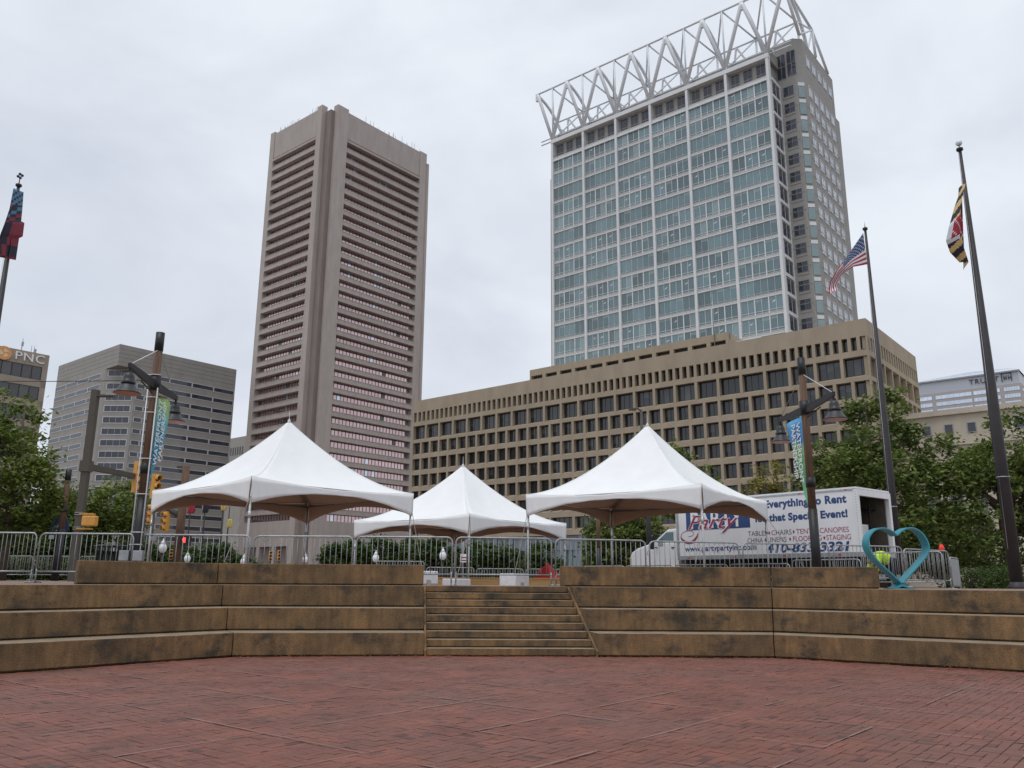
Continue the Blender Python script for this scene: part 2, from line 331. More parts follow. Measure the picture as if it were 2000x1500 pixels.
# street running in the city grid in front of the buildings
rd = MB()
def strip(mb, s0, s1, t0, t1, dz, n=14, m=0):
    for i in range(n):
        a, b = s0+(s1-s0)*i/n, s0+(s1-s0)*(i+1)/n
        vs = [grid(a, t0), grid(b, t0), grid(b, t1), grid(a, t1)]
        mb.quad(*[(v.x, v.y, gz(v.x, v.y)+dz) for v in vs], m=m)
strip(rd, -300, 120, 84, 110, .008); road = tag(rd.build('road', M['asphalt']), kind='structure')
ml = MB()
for i in range(30): strip(ml, -280+i*13, -276+i*13, 96.9, 97.1, .014, 1)
tag(ml.build('lane_marking', M['white_line']), kind='structure')
kb = MB()
for t0 in (83.7, 110.0):
    for i in range(20):
        a = grid(-300+21*i, t0); b = grid(-279+21*i, t0); c = grid(-279+21*i, t0+.3); d = grid(-300+21*i, t0+.3); z = max(gz(a.x, a.y), gz(b.x, b.y))
        kb.prism([(a.x, a.y), (b.x, b.y), (c.x, c.y), (d.x, d.y)], z-.5, z+.13)
tag(kb.build('kerb', M['kerb']), kind='structure')

# brick paving of the lower plaza, laid in the city grid
bed = MB(); bed.quad((-40, -12, -.012), (40, -12, -.012), (40, 24, -.012), (-40, 24, -.012)); bed_o = tag(bed.build('brick_plaza', M['mortar']), kind='structure')
def in_court(p, mrg=0.02):
    q = Vector((p.x, p.y))
    return (q-LB).dot(nLW) < -mrg and (q-RB).dot(nRW) < -mrg and (q-LB).dot(nLC) < -mrg+.12 and (q-RB).dot(nRC) < -mrg and q.y < 18.95
def px_of(p):
    d = Vector((p.x, p.y, p.z-EYE)); c = d.dot(CF); return 1000+FPX*d.dot(CR)/c, 750-FPX*d.dot(CU)/c
gap = .008; bl, bw = .2, .1
def brick_mesh(l, wd):
    b = MB(); x, y, e = l/2-gap/2, wd/2-gap/2, .004
    vs = [(-x, -y, -.03), (x, -y, -.03), (x, y, -.03), (-x, y, -.03), (-x, -y, -.004), (x, -y, -.004), (x, y, -.004), (-x, y, -.004), (-x+e, -y+e, 0), (x-e, -y+e, 0), (x-e, y-e, 0), (-x+e, y-e, 0)]
    fs = [(8, 9, 10, 11)] + [(i, (i+1) % 4, 4+(i+1) % 4, 4+i) for i in range(4)] + [(4+i, 4+(i+1) % 4, 8+(i+1) % 4, 8+i) for i in range(4)]
    return b.add(vs, fs)
BR = brick_mesh(bl, bw); brick_me = BR.mesh('brick', M['brick'])
cells = []
s_lo, s_hi, t_lo, t_hi = -22, 12, -8, 26
PN = .4
rb_ = random.Random(3)
for i in range(int((s_hi-s_lo)/PN)):
    for j in range(int((t_hi-t_lo)/PN)):
        s0, t0 = s_lo+i*PN, t_lo+j*PN; c = grid(s0+.2, t0+.2)
        if c.y < 6.2 or abs(c.x) > c.y*.72+1.2 or c.y > 19.5: continue
        hor = (i+j) % 2 == 0
        for a in range(2):
            for b in range(4):
                if hor: s, t, rot = s0+.1+.2*a, t0+.05+.1*b, GRID
                else: s, t, rot = s0+.05+.1*b, t0+.1+.2*a, GRID+pi/2
                p = grid(s, t)
                if in_court(p): cells.append((p, rot))
def rnk(c):
    x, y = px_of(c[0]); return (0 if -30 < x < 2030 and y < 1530 else 1, c[0].y)
cells.sort(key=rnk)
stuff = MB()
for k, (p, rot) in enumerate(cells):
    z = rb_.uniform(-.0035, .0025)+.008*noise.noise(Vector((p.x*.8, p.y*.8, 0))); tx, ty = rb_.gauss(0, .012), rb_.gauss(0, .012); rr = rot+rb_.uniform(-.015, .015)
    if k < 300:
        o = inst('brick', brick_me, bed_o, (p.x, p.y, z), rr); o.rotation_euler = (tx, ty, rr)
    else:
        cs, sn = cos(rr), sin(rr)
        stuff.add([(p.x+cs*v[0]-sn*v[1], p.y+sn*v[0]+cs*v[1], z+v[2]+tx*v[1]-ty*v[0]) for v in BR.v], BR.f)
tag(stuff.build('bricks', M['brick'], bed_o), kind='stuff')
# pale sanded joints between paving bays
jm = MB()
for k in range(-14, 15):
    for axis in (0, 1):
        if axis == 0 and not (-8 <= k <= 8): pass
        for seg in range(40):
            if rb_.random() < .42: continue
            u0 = -16+seg*.8; u1 = u0+.8; v0 = k*1.6 + (.0 if axis else .8)
            wj = rb_.uniform(.004, .010)
            f_ = (lambda u, v: grid(u, v)) if axis == 0 else (lambda u, v: grid(v, u))
            a, b, c, d = f_(u0, v0-wj), f_(u1, v0-wj), f_(u1, v0+wj), f_(u0, v0+wj)
            if in_court(a, .1) and in_court(b, .1) and a.y > 5:
                P = [a, b, c, d] if axis == 0 else [d, c, b, a]
                jm.quad(*[(q.x, q.y, .0115) for q in P])
tag(jm.build('joint_sand', M['joint'], bed_o), kind='stuff')

# ------------------------------------------------------------------ amphitheatre tiers and stair
def tier_block(poly_front, poly_back, z0, name, parent, h=TR, gapz=.03, rec=.07):
    """block between a front and a back line (2 points each), with a recessed shadow joint at its foot"""
    f0, f1 = poly_front; b0, b1 = poly_back; mb = MB()
    def sec(f, b):
        d = (b-f).normalized()
        pr = [(f+d*rec, z0), (f+d*rec, z0+gapz), (f, z0+gapz), (f, z0+h), (b, z0+h), (b, z0)]
        return [(p.x, p.y, z) for p, z in pr]
    mb.sweep([sec(f1, b1), sec(f0, b0)]); mb.m[3] = 1      # upper face, in the tone brightened for sky light
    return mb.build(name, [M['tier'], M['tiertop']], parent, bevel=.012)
seatL = empty('concrete_seating', (LB.x, LB.y, 0), 0, 'brown concrete seating tiers to the left of the central stair', 'seating')
seatR = empty('concrete_seating', (RB.x, RB.y, 0), 0, 'brown concrete seating tiers to the right of the central stair', 'seating')
bpy.context.view_layer.update()
J = .008
for k in range(3):
    F = pts_off(k*TD); Bk = pts_off((k+1)*TD+.06 if k < 2 else (k+1)*TD+.03)
    for root, (i, j), d in ((seatL, (0, 1), dLW), (seatL, (1, 2), dLC), (seatR, (3, 4), dRC), (seatR, (4, 5), dRW)):
        f0, f1, b0, b1 = F[i].copy(), F[j].copy(), Bk[i].copy(), Bk[j].copy()
        u = (f1-f0).normalized()*J; f0 += u; b0 += u; f1 -= u; b1 -= u
        if i == 0:      # long wing is cast in two pieces
            mf, mk = f0.lerp(f1, .35), b0.lerp(b1, .35)
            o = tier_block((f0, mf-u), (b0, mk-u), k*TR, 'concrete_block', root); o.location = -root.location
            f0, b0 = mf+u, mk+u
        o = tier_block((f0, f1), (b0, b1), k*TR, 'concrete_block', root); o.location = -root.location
# low wall on top of the tiers
o4 = 2*TD+.78; F = pts_off(o4); Bk = pts_off(o4+.5)
eL0, eL1 = F[1]+dLW*3.3, Bk[1]+dLW*3.35
eR0, eR1 = F[4]+dRW*2.55, Bk[4]+dRW*2.3
for root, (a, b), (c, d) in ((seatL, (eL0, F[1]), (eL1, Bk[1])), (seatL, (F[1], F[2]), (Bk[1], Bk[2])), (seatR, (F[3]+dRC*-.12, F[4]), (Bk[3]+dRC*-.12, Bk[4])), (seatR, (F[4], eR0), (Bk[4], eR1))):
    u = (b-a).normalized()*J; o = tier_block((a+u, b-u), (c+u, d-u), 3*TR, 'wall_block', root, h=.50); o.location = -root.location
# stair: nine steps
stair = empty('stone_stair', ((SL0.x+SR0.x)/2, SL0.y, 0), 0, 'nine step brown concrete stair between the seating tiers', 'stair')
NS = 9; rh = GZ/NS
for k in range(NS):
    a0, a1 = SL0.lerp(SL1, k/8.15), SR0.lerp(SR1, k/8.15); kk = min(8.6, k+1.35); b0, b1 = SL0.lerp(SL1, kk/8.15), SR0.lerp(SR1, kk/8.15)
    e = (a1-a0).normalized()*.055
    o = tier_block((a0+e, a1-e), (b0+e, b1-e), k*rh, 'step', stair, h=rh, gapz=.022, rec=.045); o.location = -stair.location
for p0, p1, sgn in ((SL0, SL1, 1), (SR0, SR1, -1)):
    cb = MB(); u = (SR0-SL0).normalized()*(.05*sgn); d = (p1-p0).normalized(); secs = []
    for q in (p0-d*.03, p0-d*.03+u):
        L = (p1-p0).length
        secs.append([(q.x, q.y, 0), (q.x+d.x*(L+.1), q.y+d.y*(L+.1), 0), (q.x+d.x*(L+.1), q.y+d.y*(L+.1), GZ-.005), (q.x+d.x*L, q.y+d.y*L, GZ-.005), (q.x, q.y, .12)])
    cb.sweep(secs if sgn > 0 else secs[::-1]); o = cb.build('cheek_kerb', M['tiertop'] if False else M['tier'], stair); o.location = -stair.location
# landing at the stair head
# dry leaves along the foot of the stair
lf = MB(); rl = random.Random(5)
for k in range(170):
    u = rl.random(); seg = rl.choice(((LB, SL0), (SL0, SR0), (SL0, SR0), (SR0, RB), (RB, RB+dRW*4)))
    q = seg[0].lerp(seg[1], u); q = q+Vector((0, -abs(rl.gauss(0, .07))-.02)); r = rl.uniform(.012, .035); a = rl.uniform(0, 6.28); z = .004+rl.uniform(0, .02)
    lf.quad((q.x+r*cos(a), q.y+r*sin(a), z), (q.x-r*.6*sin(a), q.y+r*.6*cos(a), z+.006), (q.x-r*cos(a), q.y-r*sin(a), z), (q.x+r*.6*sin(a), q.y-r*.6*cos(a), z+.012))
for k in range(60):
    p = Vector((rl.uniform(-7, 7), rl.uniform(8.5, 17), 0))
    if not in_court(p, .3): continue
    r = rl.uniform(.008, .022); a = rl.uniform(0, 6.28)
    lf.quad((p.x+r*cos(a), p.y+r*sin(a), .008), (p.x-r*.6*sin(a), p.y+r*.6*cos(a), .016), (p.x-r*cos(a), p.y-r*sin(a), .008), (p.x+r*.6*sin(a), p.y-r*.6*cos(a), .02))
tag(lf.build('leaf_litter', M['litter']), 'dry brown leaves scattered along the foot of the tiers', 'leaves', kind='stuff')

# ------------------------------------------------------------------ buildings
# every building stands in the city grid: local x runs right along its front, local y back along its side,
# the origin is the corner nearest to the plaza, at street level
def bld(name, s, t, label):
    p = grid(s, t, 0); return empty(name, (p.x, p.y, 0), GRID, label, 'building')
def fx(side):          # face transform: (u along face, outward depth v>0 is INTO the building, z)
    return (lambda u, v, z: (u, v, z)) if side == 'front' else (lambda u, v, z: (-v, u, z))
def fbox(mb, side, u0, u1, v0, v1, z0, z1, m=0):
    if side == 'front': mb.box(u0, u1, v0, v1, z0, z1, m)
    else: mb.box(-v1, -v0, u0, u1, z0, z1, m)
def frz(side): return 0 if side == 'front' else pi/2
def floc(side, u, v, z): return (u, v, z) if side == 'front' else (-v, u, z)
def window_mesh(name, wd, h, cols=2, fr=.06, frame='darkframe', panes=('glass_dark',), transom=None, mull=None, deep=.1):
    """window centred on x, foot at z=0, facing -y; glass recessed behind the frame"""
    b = MB(); mu = mull or fr
    b.box(-wd/2, wd/2, -deep, 0, 0, fr, 0); b.box(-wd/2, wd/2, -deep, 0, h-fr, h, 0)
    b.box(-wd/2, -wd/2+fr, -deep, 0, fr, h-fr, 0); b.box(wd/2-fr, wd/2, -deep, 0, fr, h-fr, 0)
    iw = (wd-2*fr)/cols
    for c in range(cols):
        x0 = -wd/2+fr+c*iw; x1 = x0+iw
        if c: b.box(x0-mu/2, x0+mu/2, -deep*.9, 0, fr, h-fr, 0)
        pm = panes[c % len(panes)]
        if isinstance(pm, tuple):     # (upper, lower, split)
            zs = fr+(h-2*fr)*pm[2]
            b.quad((x0, -.03, fr), (x1, -.03, fr), (x1, -.03, zs), (x0, -.03, zs), pm[1]); b.quad((x0, -.03, zs), (x1, -.03, zs), (x1, -.03, h-fr), (x0, -.03, h-fr), pm[0])
        else: b.quad((x0, -.03, fr), (x1, -.03, fr), (x1, -.03, h-fr), (x0, -.03, h-fr), pm)
        if transom: b.box(x0, x1, -deep*.8, 0, transom-mu/2, transom+mu/2, 0)
    return b
rw = random.Random(21)

# --- tan precast office block with deep square windows -------------------------------------------
KC = .9; ZC = lambda z: 1.6+(z-1.6)*KC
S0, T0 = -38.4*KC, 140*KC; WC = 108.7*KC; DC = 31.5*KC
tan = bld('office_block', S0, T0, 'long tan precast office block with rows of deep square windows')
ztop = ZC(45.0)
rows_c = [('slit', 37.95, 36.1, 72, .62), ('big', 34.9, 32.1, 24, .88)] + [('std', 31.1-3.555*k, 28.8-3.555*k, 36, .82) for k in range(5)] + [('wide', 13.2, 11.2, 18, .9)]
REC = .95
side_n = {'slit': 21, 'big': 7, 'std': 10, 'wide': 5}
wmesh = {}
for kind, zt, zb, n, fr_ in rows_c:
    if kind in wmesh: continue
    pitch = WC/n; wd = pitch*fr_; h = zt-zb; vs_ = []
    mats_ = [M['darkframe'], M['glass_dark'], M['glass_blind'], M['sandcon']]
    cols = {'slit': 1, 'big': 3, 'std': 2, 'wide': 4}[kind]
    for panes in ((1,), (1, (2, 1, .55)), ((2, 1, .35), 1), (1,), ((2, 1, .7), (2, 1, .45)), (1, 2)):
        wm_ = window_mesh('window', wd, h, cols, .07, panes=panes); R0 = -.95
        wm_.add([(-wd/2, R0+.09, -.3), (wd/2, R0+.09, -.3), (wd/2, -.12, -.01), (-wd/2, -.12, -.01), (-wd/2, R0+.09, -.338), (wd/2, R0+.09, -.338), (wd/2, -.001, -.338), (-wd/2, -.001, -.338)],
                [(0, 1, 2, 3), (4, 5, 1, 0), (0, 3, 7, 4), (1, 5, 6, 2), (3, 2, 6, 7)], 3)
        vs_.append(wm_.mesh('window', mats_))
    wmesh[kind] = (vs_, wd)
wall = MB()
for side, W, U0 in (('front', WC, -WC), ('side', DC, 0)):
    zprev = ztop
    for kind, zt, zb, n, fr_ in rows_c:
        nn = n if side == 'front' else side_n[kind]
        pitch = W/nn; wd = pitch*fr_
        fbox(wall, side, U0 if side == 'front' else U0+REC+.003, U0+W, 0, REC, zt, zprev)
        e0 = U0
        for i in range(nn+1):
            c = U0+i*pitch; a, b = c-(pitch-wd)/2, c+(pitch-wd)/2
            a = max(a, U0 if side == 'front' else U0+REC+.003); b = min(b, U0+W)
            fbox(wall, side, a, b, .0, REC, zb-.34, zt)
        zprev = zb-.34
        for i in range(nn):
            c = U0+(i+.5)*pitch
            if side == 'side':     # scaled copies of the front windows
                o = inst('side_window', wmesh[kind][0][rw.randrange(6)], tan, floc(side, c, REC, zb), frz(side), (wd/wmesh[kind][1], 1, 1))
            else:
                o = inst({'slit': 'narrow_window', 'big': 'large_window', 'std': 'window', 'wide': 'wide_window'}[kind], wmesh[kind][0][rw.randrange(6)], tan, floc(side, c, REC, zb), frz(side))
    fbox(wall, side, U0 if side == 'front' else U0+REC+.003, U0+W, 0, REC, 9.9, zprev)
wall.box(-WC, -REC-.15, REC+.15, DC, 0.5, ztop-.6)
wall.box(-WC, -WC+.5, REC, DC, .5, ztop); wall.box(-WC+.5, -.4, DC-.5, DC, .5, ztop-.01)
wall.build('wall', M['sandcon'], tan)
base = MB(); base.box(-WC, -.1, .5, REC+.1, 7.2, 9.9, 0); base.box(-WC, -.1, .9, REC+.2, .6, 7.2, 1)
for i in range(46): base.box(-WC+i*WC/46-.06, -WC+i*WC/46+.06, .75, .9, .6, 7.2, 0)
for i in range(24): base.box(-WC+i*WC/24-.35, -WC+i*WC/24+.35, .15, .5, .6, 9.9, 0)
base.box(-.9, -.1, REC+.2, DC, .6, 9.9, 0)
base.build('glazed_base', [M['bluegrey'], M['glass_teal']], tan)
pent = MB(); px0, px1 = -68.9, -24.7; pz0, pz1 = ztop-.6, ZC(49.2)
pent.box(px0, px1, 5.4, 6.1, 43.1, pz1); np_ = 12; pp = (px1-px0)/np_
for i in range(np_+1):
    c = px0+i*pp; pent.box(max(px0, c-.4), min(px1, c+.4), 5.4, 6.1, pz0, 43.1)
pent.box(px0, px1, 5.4, 6.1, pz0, 41.3)
pent.box(px0, px1, 6.6, 16, pz0, pz1-.02); pent.box(px1-.5, px1, 6.1, 6.6, pz0, pz1-.01); pent.box(px0, px0+.5, 6.1, 6.6, pz0, pz1-.01)
pent.box(px0, px1, 6.1, 6.6, 43.3, pz1-.01)
po = pent.build('rooftop_storey', M['sandcon'], tan)
lou = MB().box(-pp/2+.4, pp/2-.4, -.02, .02, 0, 1.85).mesh('louvre', M['darkframe'])
for i in range(np_): inst('louvre', lou, po, (px0+(i+.5)*pp, 6.3, 41.28))
MB().box(px1+.3, px1+5, 8, 12, pz0, pz1-1.2).build('white_plant_box', M['whitemetal'], tan)
rfp = MB(); rfp.path([(px1-2.4, 5.2, pz1-2.2), (px1-2.4, 5.2, pz1+7.5)], [.09, .05], 6); rfp.build('roof_mast', M['galv'], tan)

# --- glass curtain-wall tower with white roof truss ----------------------------------------------
KG = 1.016; SG, TG = -57.4, 155.04
gt = bld('glass_tower', SG, TG, 'tall teal glass office tower with white zigzag steel truss on its roof')
NB = 6; WB = 57.3/NB; WG = 57.3; RP = 4.05; ZM = 106.9   # ZM: foot of the plant storey
SETB = 5.6; XS = 5.4
body = MB(); body.box(-WG-1.2, -.4, .9, 24, .8, 111.2); body.box(-WG-.6, .3, 1.6, 3.2, 111.2, 114.4); body.box(-WG-.6, .3, 3.2, SETB+1, 111.2, 113.8); body.box(-WG-2.6, -WG-1.2, 2.5, 20, .8, 103)
# stone shoulder to the right with a chamfered corner
ch = 1.5; body.prism([(-.4, SETB), (XS-ch, SETB), (XS, SETB+ch), (XS, 26.5), (-.4, 26.5)], .8, 117.4)
body.box(1.0, XS-.3, 26.5, 30, .8, 108)
body.build('stone_core', M['stone'], gt)
cw = MB()
for b in range(NB+1): cw.box(-b*WB-.3, -b*WB+.3, -.28, .9, 2, 112.3, 0)
for k in range(26):
    z = ZM-k*RP; cw.box(-WG+.3, -.3, -.02, .82, z-.42, z+.12, 0); cw.box(-WG+.3, -.3, -.09, .82, z-.02, z+.07, 0)
    cw.box(-WG+.3, -.3, .02, .82, z+.14, z+.36, 1)
cw.box(-WG-.38, .38, -.35, .8, 111.2, 112.2, 0); cw.box(-WG-.38, .38, -.22, .8, 105.95, 106.3, 0)
# glazed return on the right
for k in range(25):
    z = ZM-k*RP; cw.box(.1, .42, .95, SETB-.05, z-.55, z+.15, 0)
cw.box(.1, .45, SETB-.4, SETB-.03, 2, 106.9, 0)
cw.build('curtain_wall_frame', [M['whitemetal'], M['stone']], gt)
tv = []
for n_, panes in enumerate(((1, 1), (1, 2), ((2, 1, .8), 1), (1, (2, 1, .75)), (1, 1), (1, 1), ((2, 1, .86), (2, 1, .86)), (1, 1))):
    wm_ = window_mesh('window', WB/3-.3, RP-.80, 2, .07, 'whiteframe', panes=panes, mull=.09, transom=.5, deep=.1)
    if n_ in (4, 7):       # lit ceiling tubes showing through the glass
        a_ = .2 if n_ == 4 else -.75; wm_.add([(a_, -.036, 2.0), (a_+.55, -.036, 2.3), (a_+.56, -.036, 2.36), (a_+.01, -.036, 2.06)], [(0, 1, 2, 3)], 3)
    tv.append(wm_.mesh('window', [M['whiteframe'], M['glass_teal'], M['glass_teal2'], M['tube']]))
rib = []
for panes in ((1,), (1, 1, 2), (1, (2, 1, .8), 1)):
    rib.append(window_mesh('window', WB/3-.205, RP-.80, 2, .03, 'whiteframe', panes=panes, mull=.05, transom=.35, deep=.1).mesh('window', [M['whiteframe'], M['glass_teal'], M['glass_teal2']]))
vis_rows = 16
mul_me = MB().box(-.12, .12, .0, .8, 0, RP-.56).mesh('mullion', M['whitemetal'])
for k in range(vis_rows):
    zt = ZM-k*RP-.55; ribbon = (k % 3 == 2)
    for b in range(NB):
        for j in range(3):
            xc = -(b+1)*WB + .3 + (WB-.6)*(j+.5)/3
            me = rw.choice(rib) if ribbon else rw.choice(tv)
            inst('window', me, gt, (xc, .17, ZM-(k+1)*RP+.37))
            if not ribbon and j: xx = -(b+1)*WB+.3+(WB-.6)*j/3; inst('mullion', mul_me, gt, (xx, 0, ZM-(k+1)*RP+.13))
low = MB(); low.box(-WG+.4, -.4, .45, .8, 2, ZM-vis_rows*RP-.6); low.build('lower_glazing', M['glass_teal'], gt)
back = MB(); back.box(-WG+.3, -.35, .5, .88, 40, 106.5); back.build('window_backing', M['darkframe'], gt)
# plant storey: stone with dark glazed openings and a maintenance rail
pl = MB()
for b in range(NB):
    for j in range(3):
        xc = -(b+1)*WB+.38+(WB-.76)*(j+.5)/3; pl.box(xc-.95, xc+.95, .84, .92, 107.4, 110.7, 0); pl.box(xc-.03, xc+.03, .78, .84, 107.4, 110.7, 1); pl.box(xc-1.0, xc-.95, .78, .86, 107.4, 110.7, 1); pl.box(xc+.95, xc+1.0, .78, .86, 107.4, 110.7, 1)
pl.box(-WG, 0, .1, .16, 107.75, 107.85, 1)
pl.build('plant_storey_glazing', [M['glass_navy'], M['greycon']], gt)
# windows in the stone shoulder
sw = window_mesh('window', 2.3, 2.3, 2, .06, panes=(1,), mull=.06).mesh('window', [M['galvd'], M['glass_navy']])
sb = window_mesh('window', 2.0, 6.0, 2, .07, panes=(1,), transom=3.0, mull=.08).mesh('window', [M['galvd'], M['glass_navy']])
for k in range(15):
    inst('stone_bay_window', sw, gt, (2.15, SETB, 103.95-k*RP))
    inst('sill_panel', bpy.data.meshes.get('sill_panel') or MB().box(-1.2, 1.2, -.09, 0, -.55, -.1).mesh('sill_panel', M['greycon']), gt, (2.15, SETB, 103.95-k*RP))
inst('stone_bay_window', sb, gt, (.95, SETB, 108.4)); inst('stone_bay_window', sb, gt, (3.2, SETB, 108.6))
rt = window_mesh('return_window', SETB-1.5, RP-1.0, 2, .05, panes=(1,), mull=.06).mesh('return_window', [M['whiteframe'], M['glass_navy']])
for k in range(15): inst('return_window', rt, gt, (.22, (SETB+.8)/2, ZM-k*RP-RP+.25), pi/2)
sidew = window_mesh('side_window', 2.0, 2.6, 2, .12, panes=(1,), mull=.12, deep=.12).mesh('side_window', [M['whiteframe'], M['glass_blue']])
for k in range(16):
    for j in range(5): inst('side_window', sidew, gt, (XS, SETB+ch+2.6+j*3.55, 104.2-k*RP+.0 + (0 if k else 0)), pi/2)
for j in range(5): inst('side_window', sidew, gt, (XS, SETB+ch+2.6+j*3.55, 111.6), pi/2)
cg = MB(); q = ch*.7071
for k in range(26):
    z = 105.6-k*RP
    for z0, z1, mi in ((z-2.6, z, 0), (z+.15, z+.95, 1)):
        cx, cy = XS-ch/2, SETB+ch/2; d = Vector((.7071, .7071)); n_ = Vector((.7071, -.7071)); a = Vector((cx, cy))-d*.72; b_ = Vector((cx, cy))+d*.72
        P = [a-n_*.1, a+n_*.14, b_+n_*.14, b_-n_*.1]; cg.prism([(p.x, p.y) for p in P], z0, z1, mi)
cg.build('corner_glazing', [M['glass_teal2'], M['whitemetal']], gt)
# string courses on the stone
scs = MB()
for k in range(26):
    z = 101.2-k*RP; scs.box(-.3, XS-ch-.02, SETB-.05, SETB, z, z+.1); scs.box(XS, XS+.05, SETB+ch+.02, 26.4, z-.35, z-.15)
scs.build('string_course', M['greycon'], gt)
# crown truss
trs = empty('roof_truss', (0, 0, 0)); trs.parent = gt
ZP, ZH = 127.4, 112.4
peaks = [-WG-WB/2+b*WB for b in range(NB+2)]      # peaks stand midway between the columns
def tube_part(name, pts, r, n=8):
    r = [q*1.22 for q in r] if isinstance(r, (list, tuple)) else r*1.22
    return MB().path(pts, r, n).build(name, M['trussmetal'], trs)
cols_x = [-WG+b*WB for b in range(NB+1)]
for x in cols_x:
    for dx in (-WB/2, WB/2): tube_part('strut', [(x, 0, ZH), (x+dx*.94, 0, ZP-1.0), (x+dx, .1, ZP)], [.34, .38, .3])
    tube_part('strut', [(x, .2, ZH), (x, 0, ZP)], .17, 6)
    for dx in (-WB/2, WB/2): tube_part('strut', [(x, 0, ZP), (x+dx, 7, 121.9)], .17, 6); tube_part('strut', [(x, 7, 121.9), (x+dx, 13, ZH)], .2, 6)
    tube_part('strut', [(x, .2, ZH), (x+WB/2, 7, 121.9)], .17, 6)
for x in peaks:
    arc = [(x, .1+13*sin(t*pi/2)**1.15, ZH-.4+(ZP-ZH)*cos(t*pi/2)**.9) for t in [k/10 for k in range(11)]]
    tube_part('arched_rib', arc, .32)
    tube_part('strut', [(x, 7, 121.9), (x, 7, ZH-.8)], .2, 6)
    MB().prism([(x-.55, -.25), (x+.55, -.25), (x+.55, .3), (x-.55, .3)], ZP-2.0, ZP+.1).build('peak_plate', M['trussmetal'], trs)
for i in range(len(peaks)-1):
    a, b = peaks[i], peaks[i+1]
    tube_part('chord', [(a, 0, ZP), (b, 0, ZP)], .2, 6); tube_part('chord', [(a, 7, 121.9), (b, 7, 121.9)], .18, 6)
    tube_part('strut', [(a, 7, 121.9), (b, 13, ZH)], .16, 6); tube_part('strut', [((a+b)/2, 0, ZP), (a, 7, 121.9)], .16, 6)
    tube_part('chord', [(a, 13, ZH+.2), (b, 13, ZH+.2)], .16, 6); tube_part('rail', [(a, 1.6, ZH+.7), (b, 1.6, ZH+.7)], .14, 6); tube_part('rail', [(a, 1.6, ZH+1.7), (b, 1.6, ZH+1.7)], .14, 6)
xr = peaks[-1]
tube_part('chord', [(xr, 0, ZP), (XS, SETB, 117.6)], .3); tube_part('chord', [(xr, 0, ZP), (XS, SETB+9, 124)], .26); tube_part('strut', [(XS, SETB+9, 124), (XS, SETB+18, 117.4)], .26)
tube_part('strut', [(XS, SETB+9, 124), (XS, SETB+10, 117.4)], .26); tube_part('strut', [(XS, SETB, 117.6), (XS, SETB+9, 124)], .2); tube_part('strut', [(xr, 7, 121.9), (XS, SETB+9, 124)], .18)
tube_part('strut', [(xr, 9.5, ZH), (XS, SETB+9, 124)], .16)

# --- tall granite tower with recessed ribbon windows ---------------------------------------------
KT = 1.47
ts, tt = -208.6, 154.8     # right face plane s, left face plane t
gr_t = bld('granite_tower', ts, tt, 'tall brown granite tower with recessed ribbon windows and a grooved corner')
ZT = 160.6; NR = 34; RPT = 3.86; OPH = 2.2; RD = 1.65
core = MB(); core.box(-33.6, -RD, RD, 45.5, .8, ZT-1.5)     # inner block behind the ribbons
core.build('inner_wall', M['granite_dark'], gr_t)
xg = -4.5   # front face ends here; groove between front pier and side pier
pw = MB()
pw.box(-34.5, -32.0, 0, RD+.6, .8, ZT+.3); pw.box(xg-1.0-1.6, xg, 0, RD+.6, .8, ZT+.6)              # front face piers
pw.box(-RD-.6, 0, 3.3, 8.0, .8, ZT+.6); pw.box(-RD-.6, 0, 42.8, 46.2, .8, ZT)                       # side face piers
pw.box(-1.2, .35, 46.2, 47.2, .8, ZT-4)
pw.build('pier', M['granite'], gr_t)
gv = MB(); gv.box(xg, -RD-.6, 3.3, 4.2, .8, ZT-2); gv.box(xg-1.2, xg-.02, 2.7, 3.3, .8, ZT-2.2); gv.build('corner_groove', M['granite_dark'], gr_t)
pa = MB(); pa.box(-32.0, xg-2.6, .25, RD, 150.2, ZT-.4); pa.box(-RD, -.25, 8.0, 42.8, 150.2, ZT-.4); pa.box(-32.0, xg-2.6, .0, RD, 148.9, 149.75); pa.box(-RD, 0, 8.0, 42.8, 148.9, 149.75); pa.box(-31.5, xg-3, .5, RD, 149.75, 150.2); pa.box(-RD, -.5, 8.3, 42.5, 149.75, 150.2)
pa.build('parapet', M['granite'], gr_t)
sf = MB().box(-32.0, xg-2.6, 0, RD, 0, RPT-OPH-.16).box(-32.0, xg-2.6, -.09, RD*.5, RPT-OPH-.16, RPT-OPH).mesh('spandrel', M['granite'])
ss = MB().box(-RD, 0, 8.0, 42.8, 0, RPT-OPH-.16).box(-RD*.5, .09, 8.0, 42.8, RPT-OPH-.16, RPT-OPH).mesh('spandrel', M['granite'])
def ribbon(side, u0, u1, n, seed):
    b = MB(); r_ = random.Random(seed); p = (u1-u0)/n; F_ = fx(side)
    for i in range(n):
        x0, x1 = u0+i*p, u0+(i+1)*p; k = 0 if r_.random() < .9 else r_.choice((1, 2))
        b.quad(F_(x0, RD-.06, 0), F_(x1, RD-.06, 0), F_(x1, RD-.06, OPH), F_(x0, RD-.06, OPH), k)
        fbox(b, side, x0-.06, x0+.06, RD-.16, RD-.04, 0, OPH, 3)
    return b.mesh('window_ribbon', [M['glass_rose'], M['glass_blind'], M['glass_blue'], M['darkframe']])
rf = [ribbon('front', -31.0, xg-2.6, 16, s) for s in range(5)]; rs_ = [ribbon('side', 8.0, 41.6, 23, s+9) for s in range(6)]
for k in range(NR):
    zt = 148.9-k*RPT; zb = zt-OPH
    inst('window_ribbon', rw.choice(rf), gr_t, (0, 0, zb)); inst('window_ribbon', rw.choice(rs_), gr_t, (0, 0, zb))
    if k < NR-1:
        inst('spandrel', sf, gr_t, (0, 0, zb-(RPT-OPH))); inst('spandrel', ss, gr_t, (0, 0, zb-(RPT-OPH)))
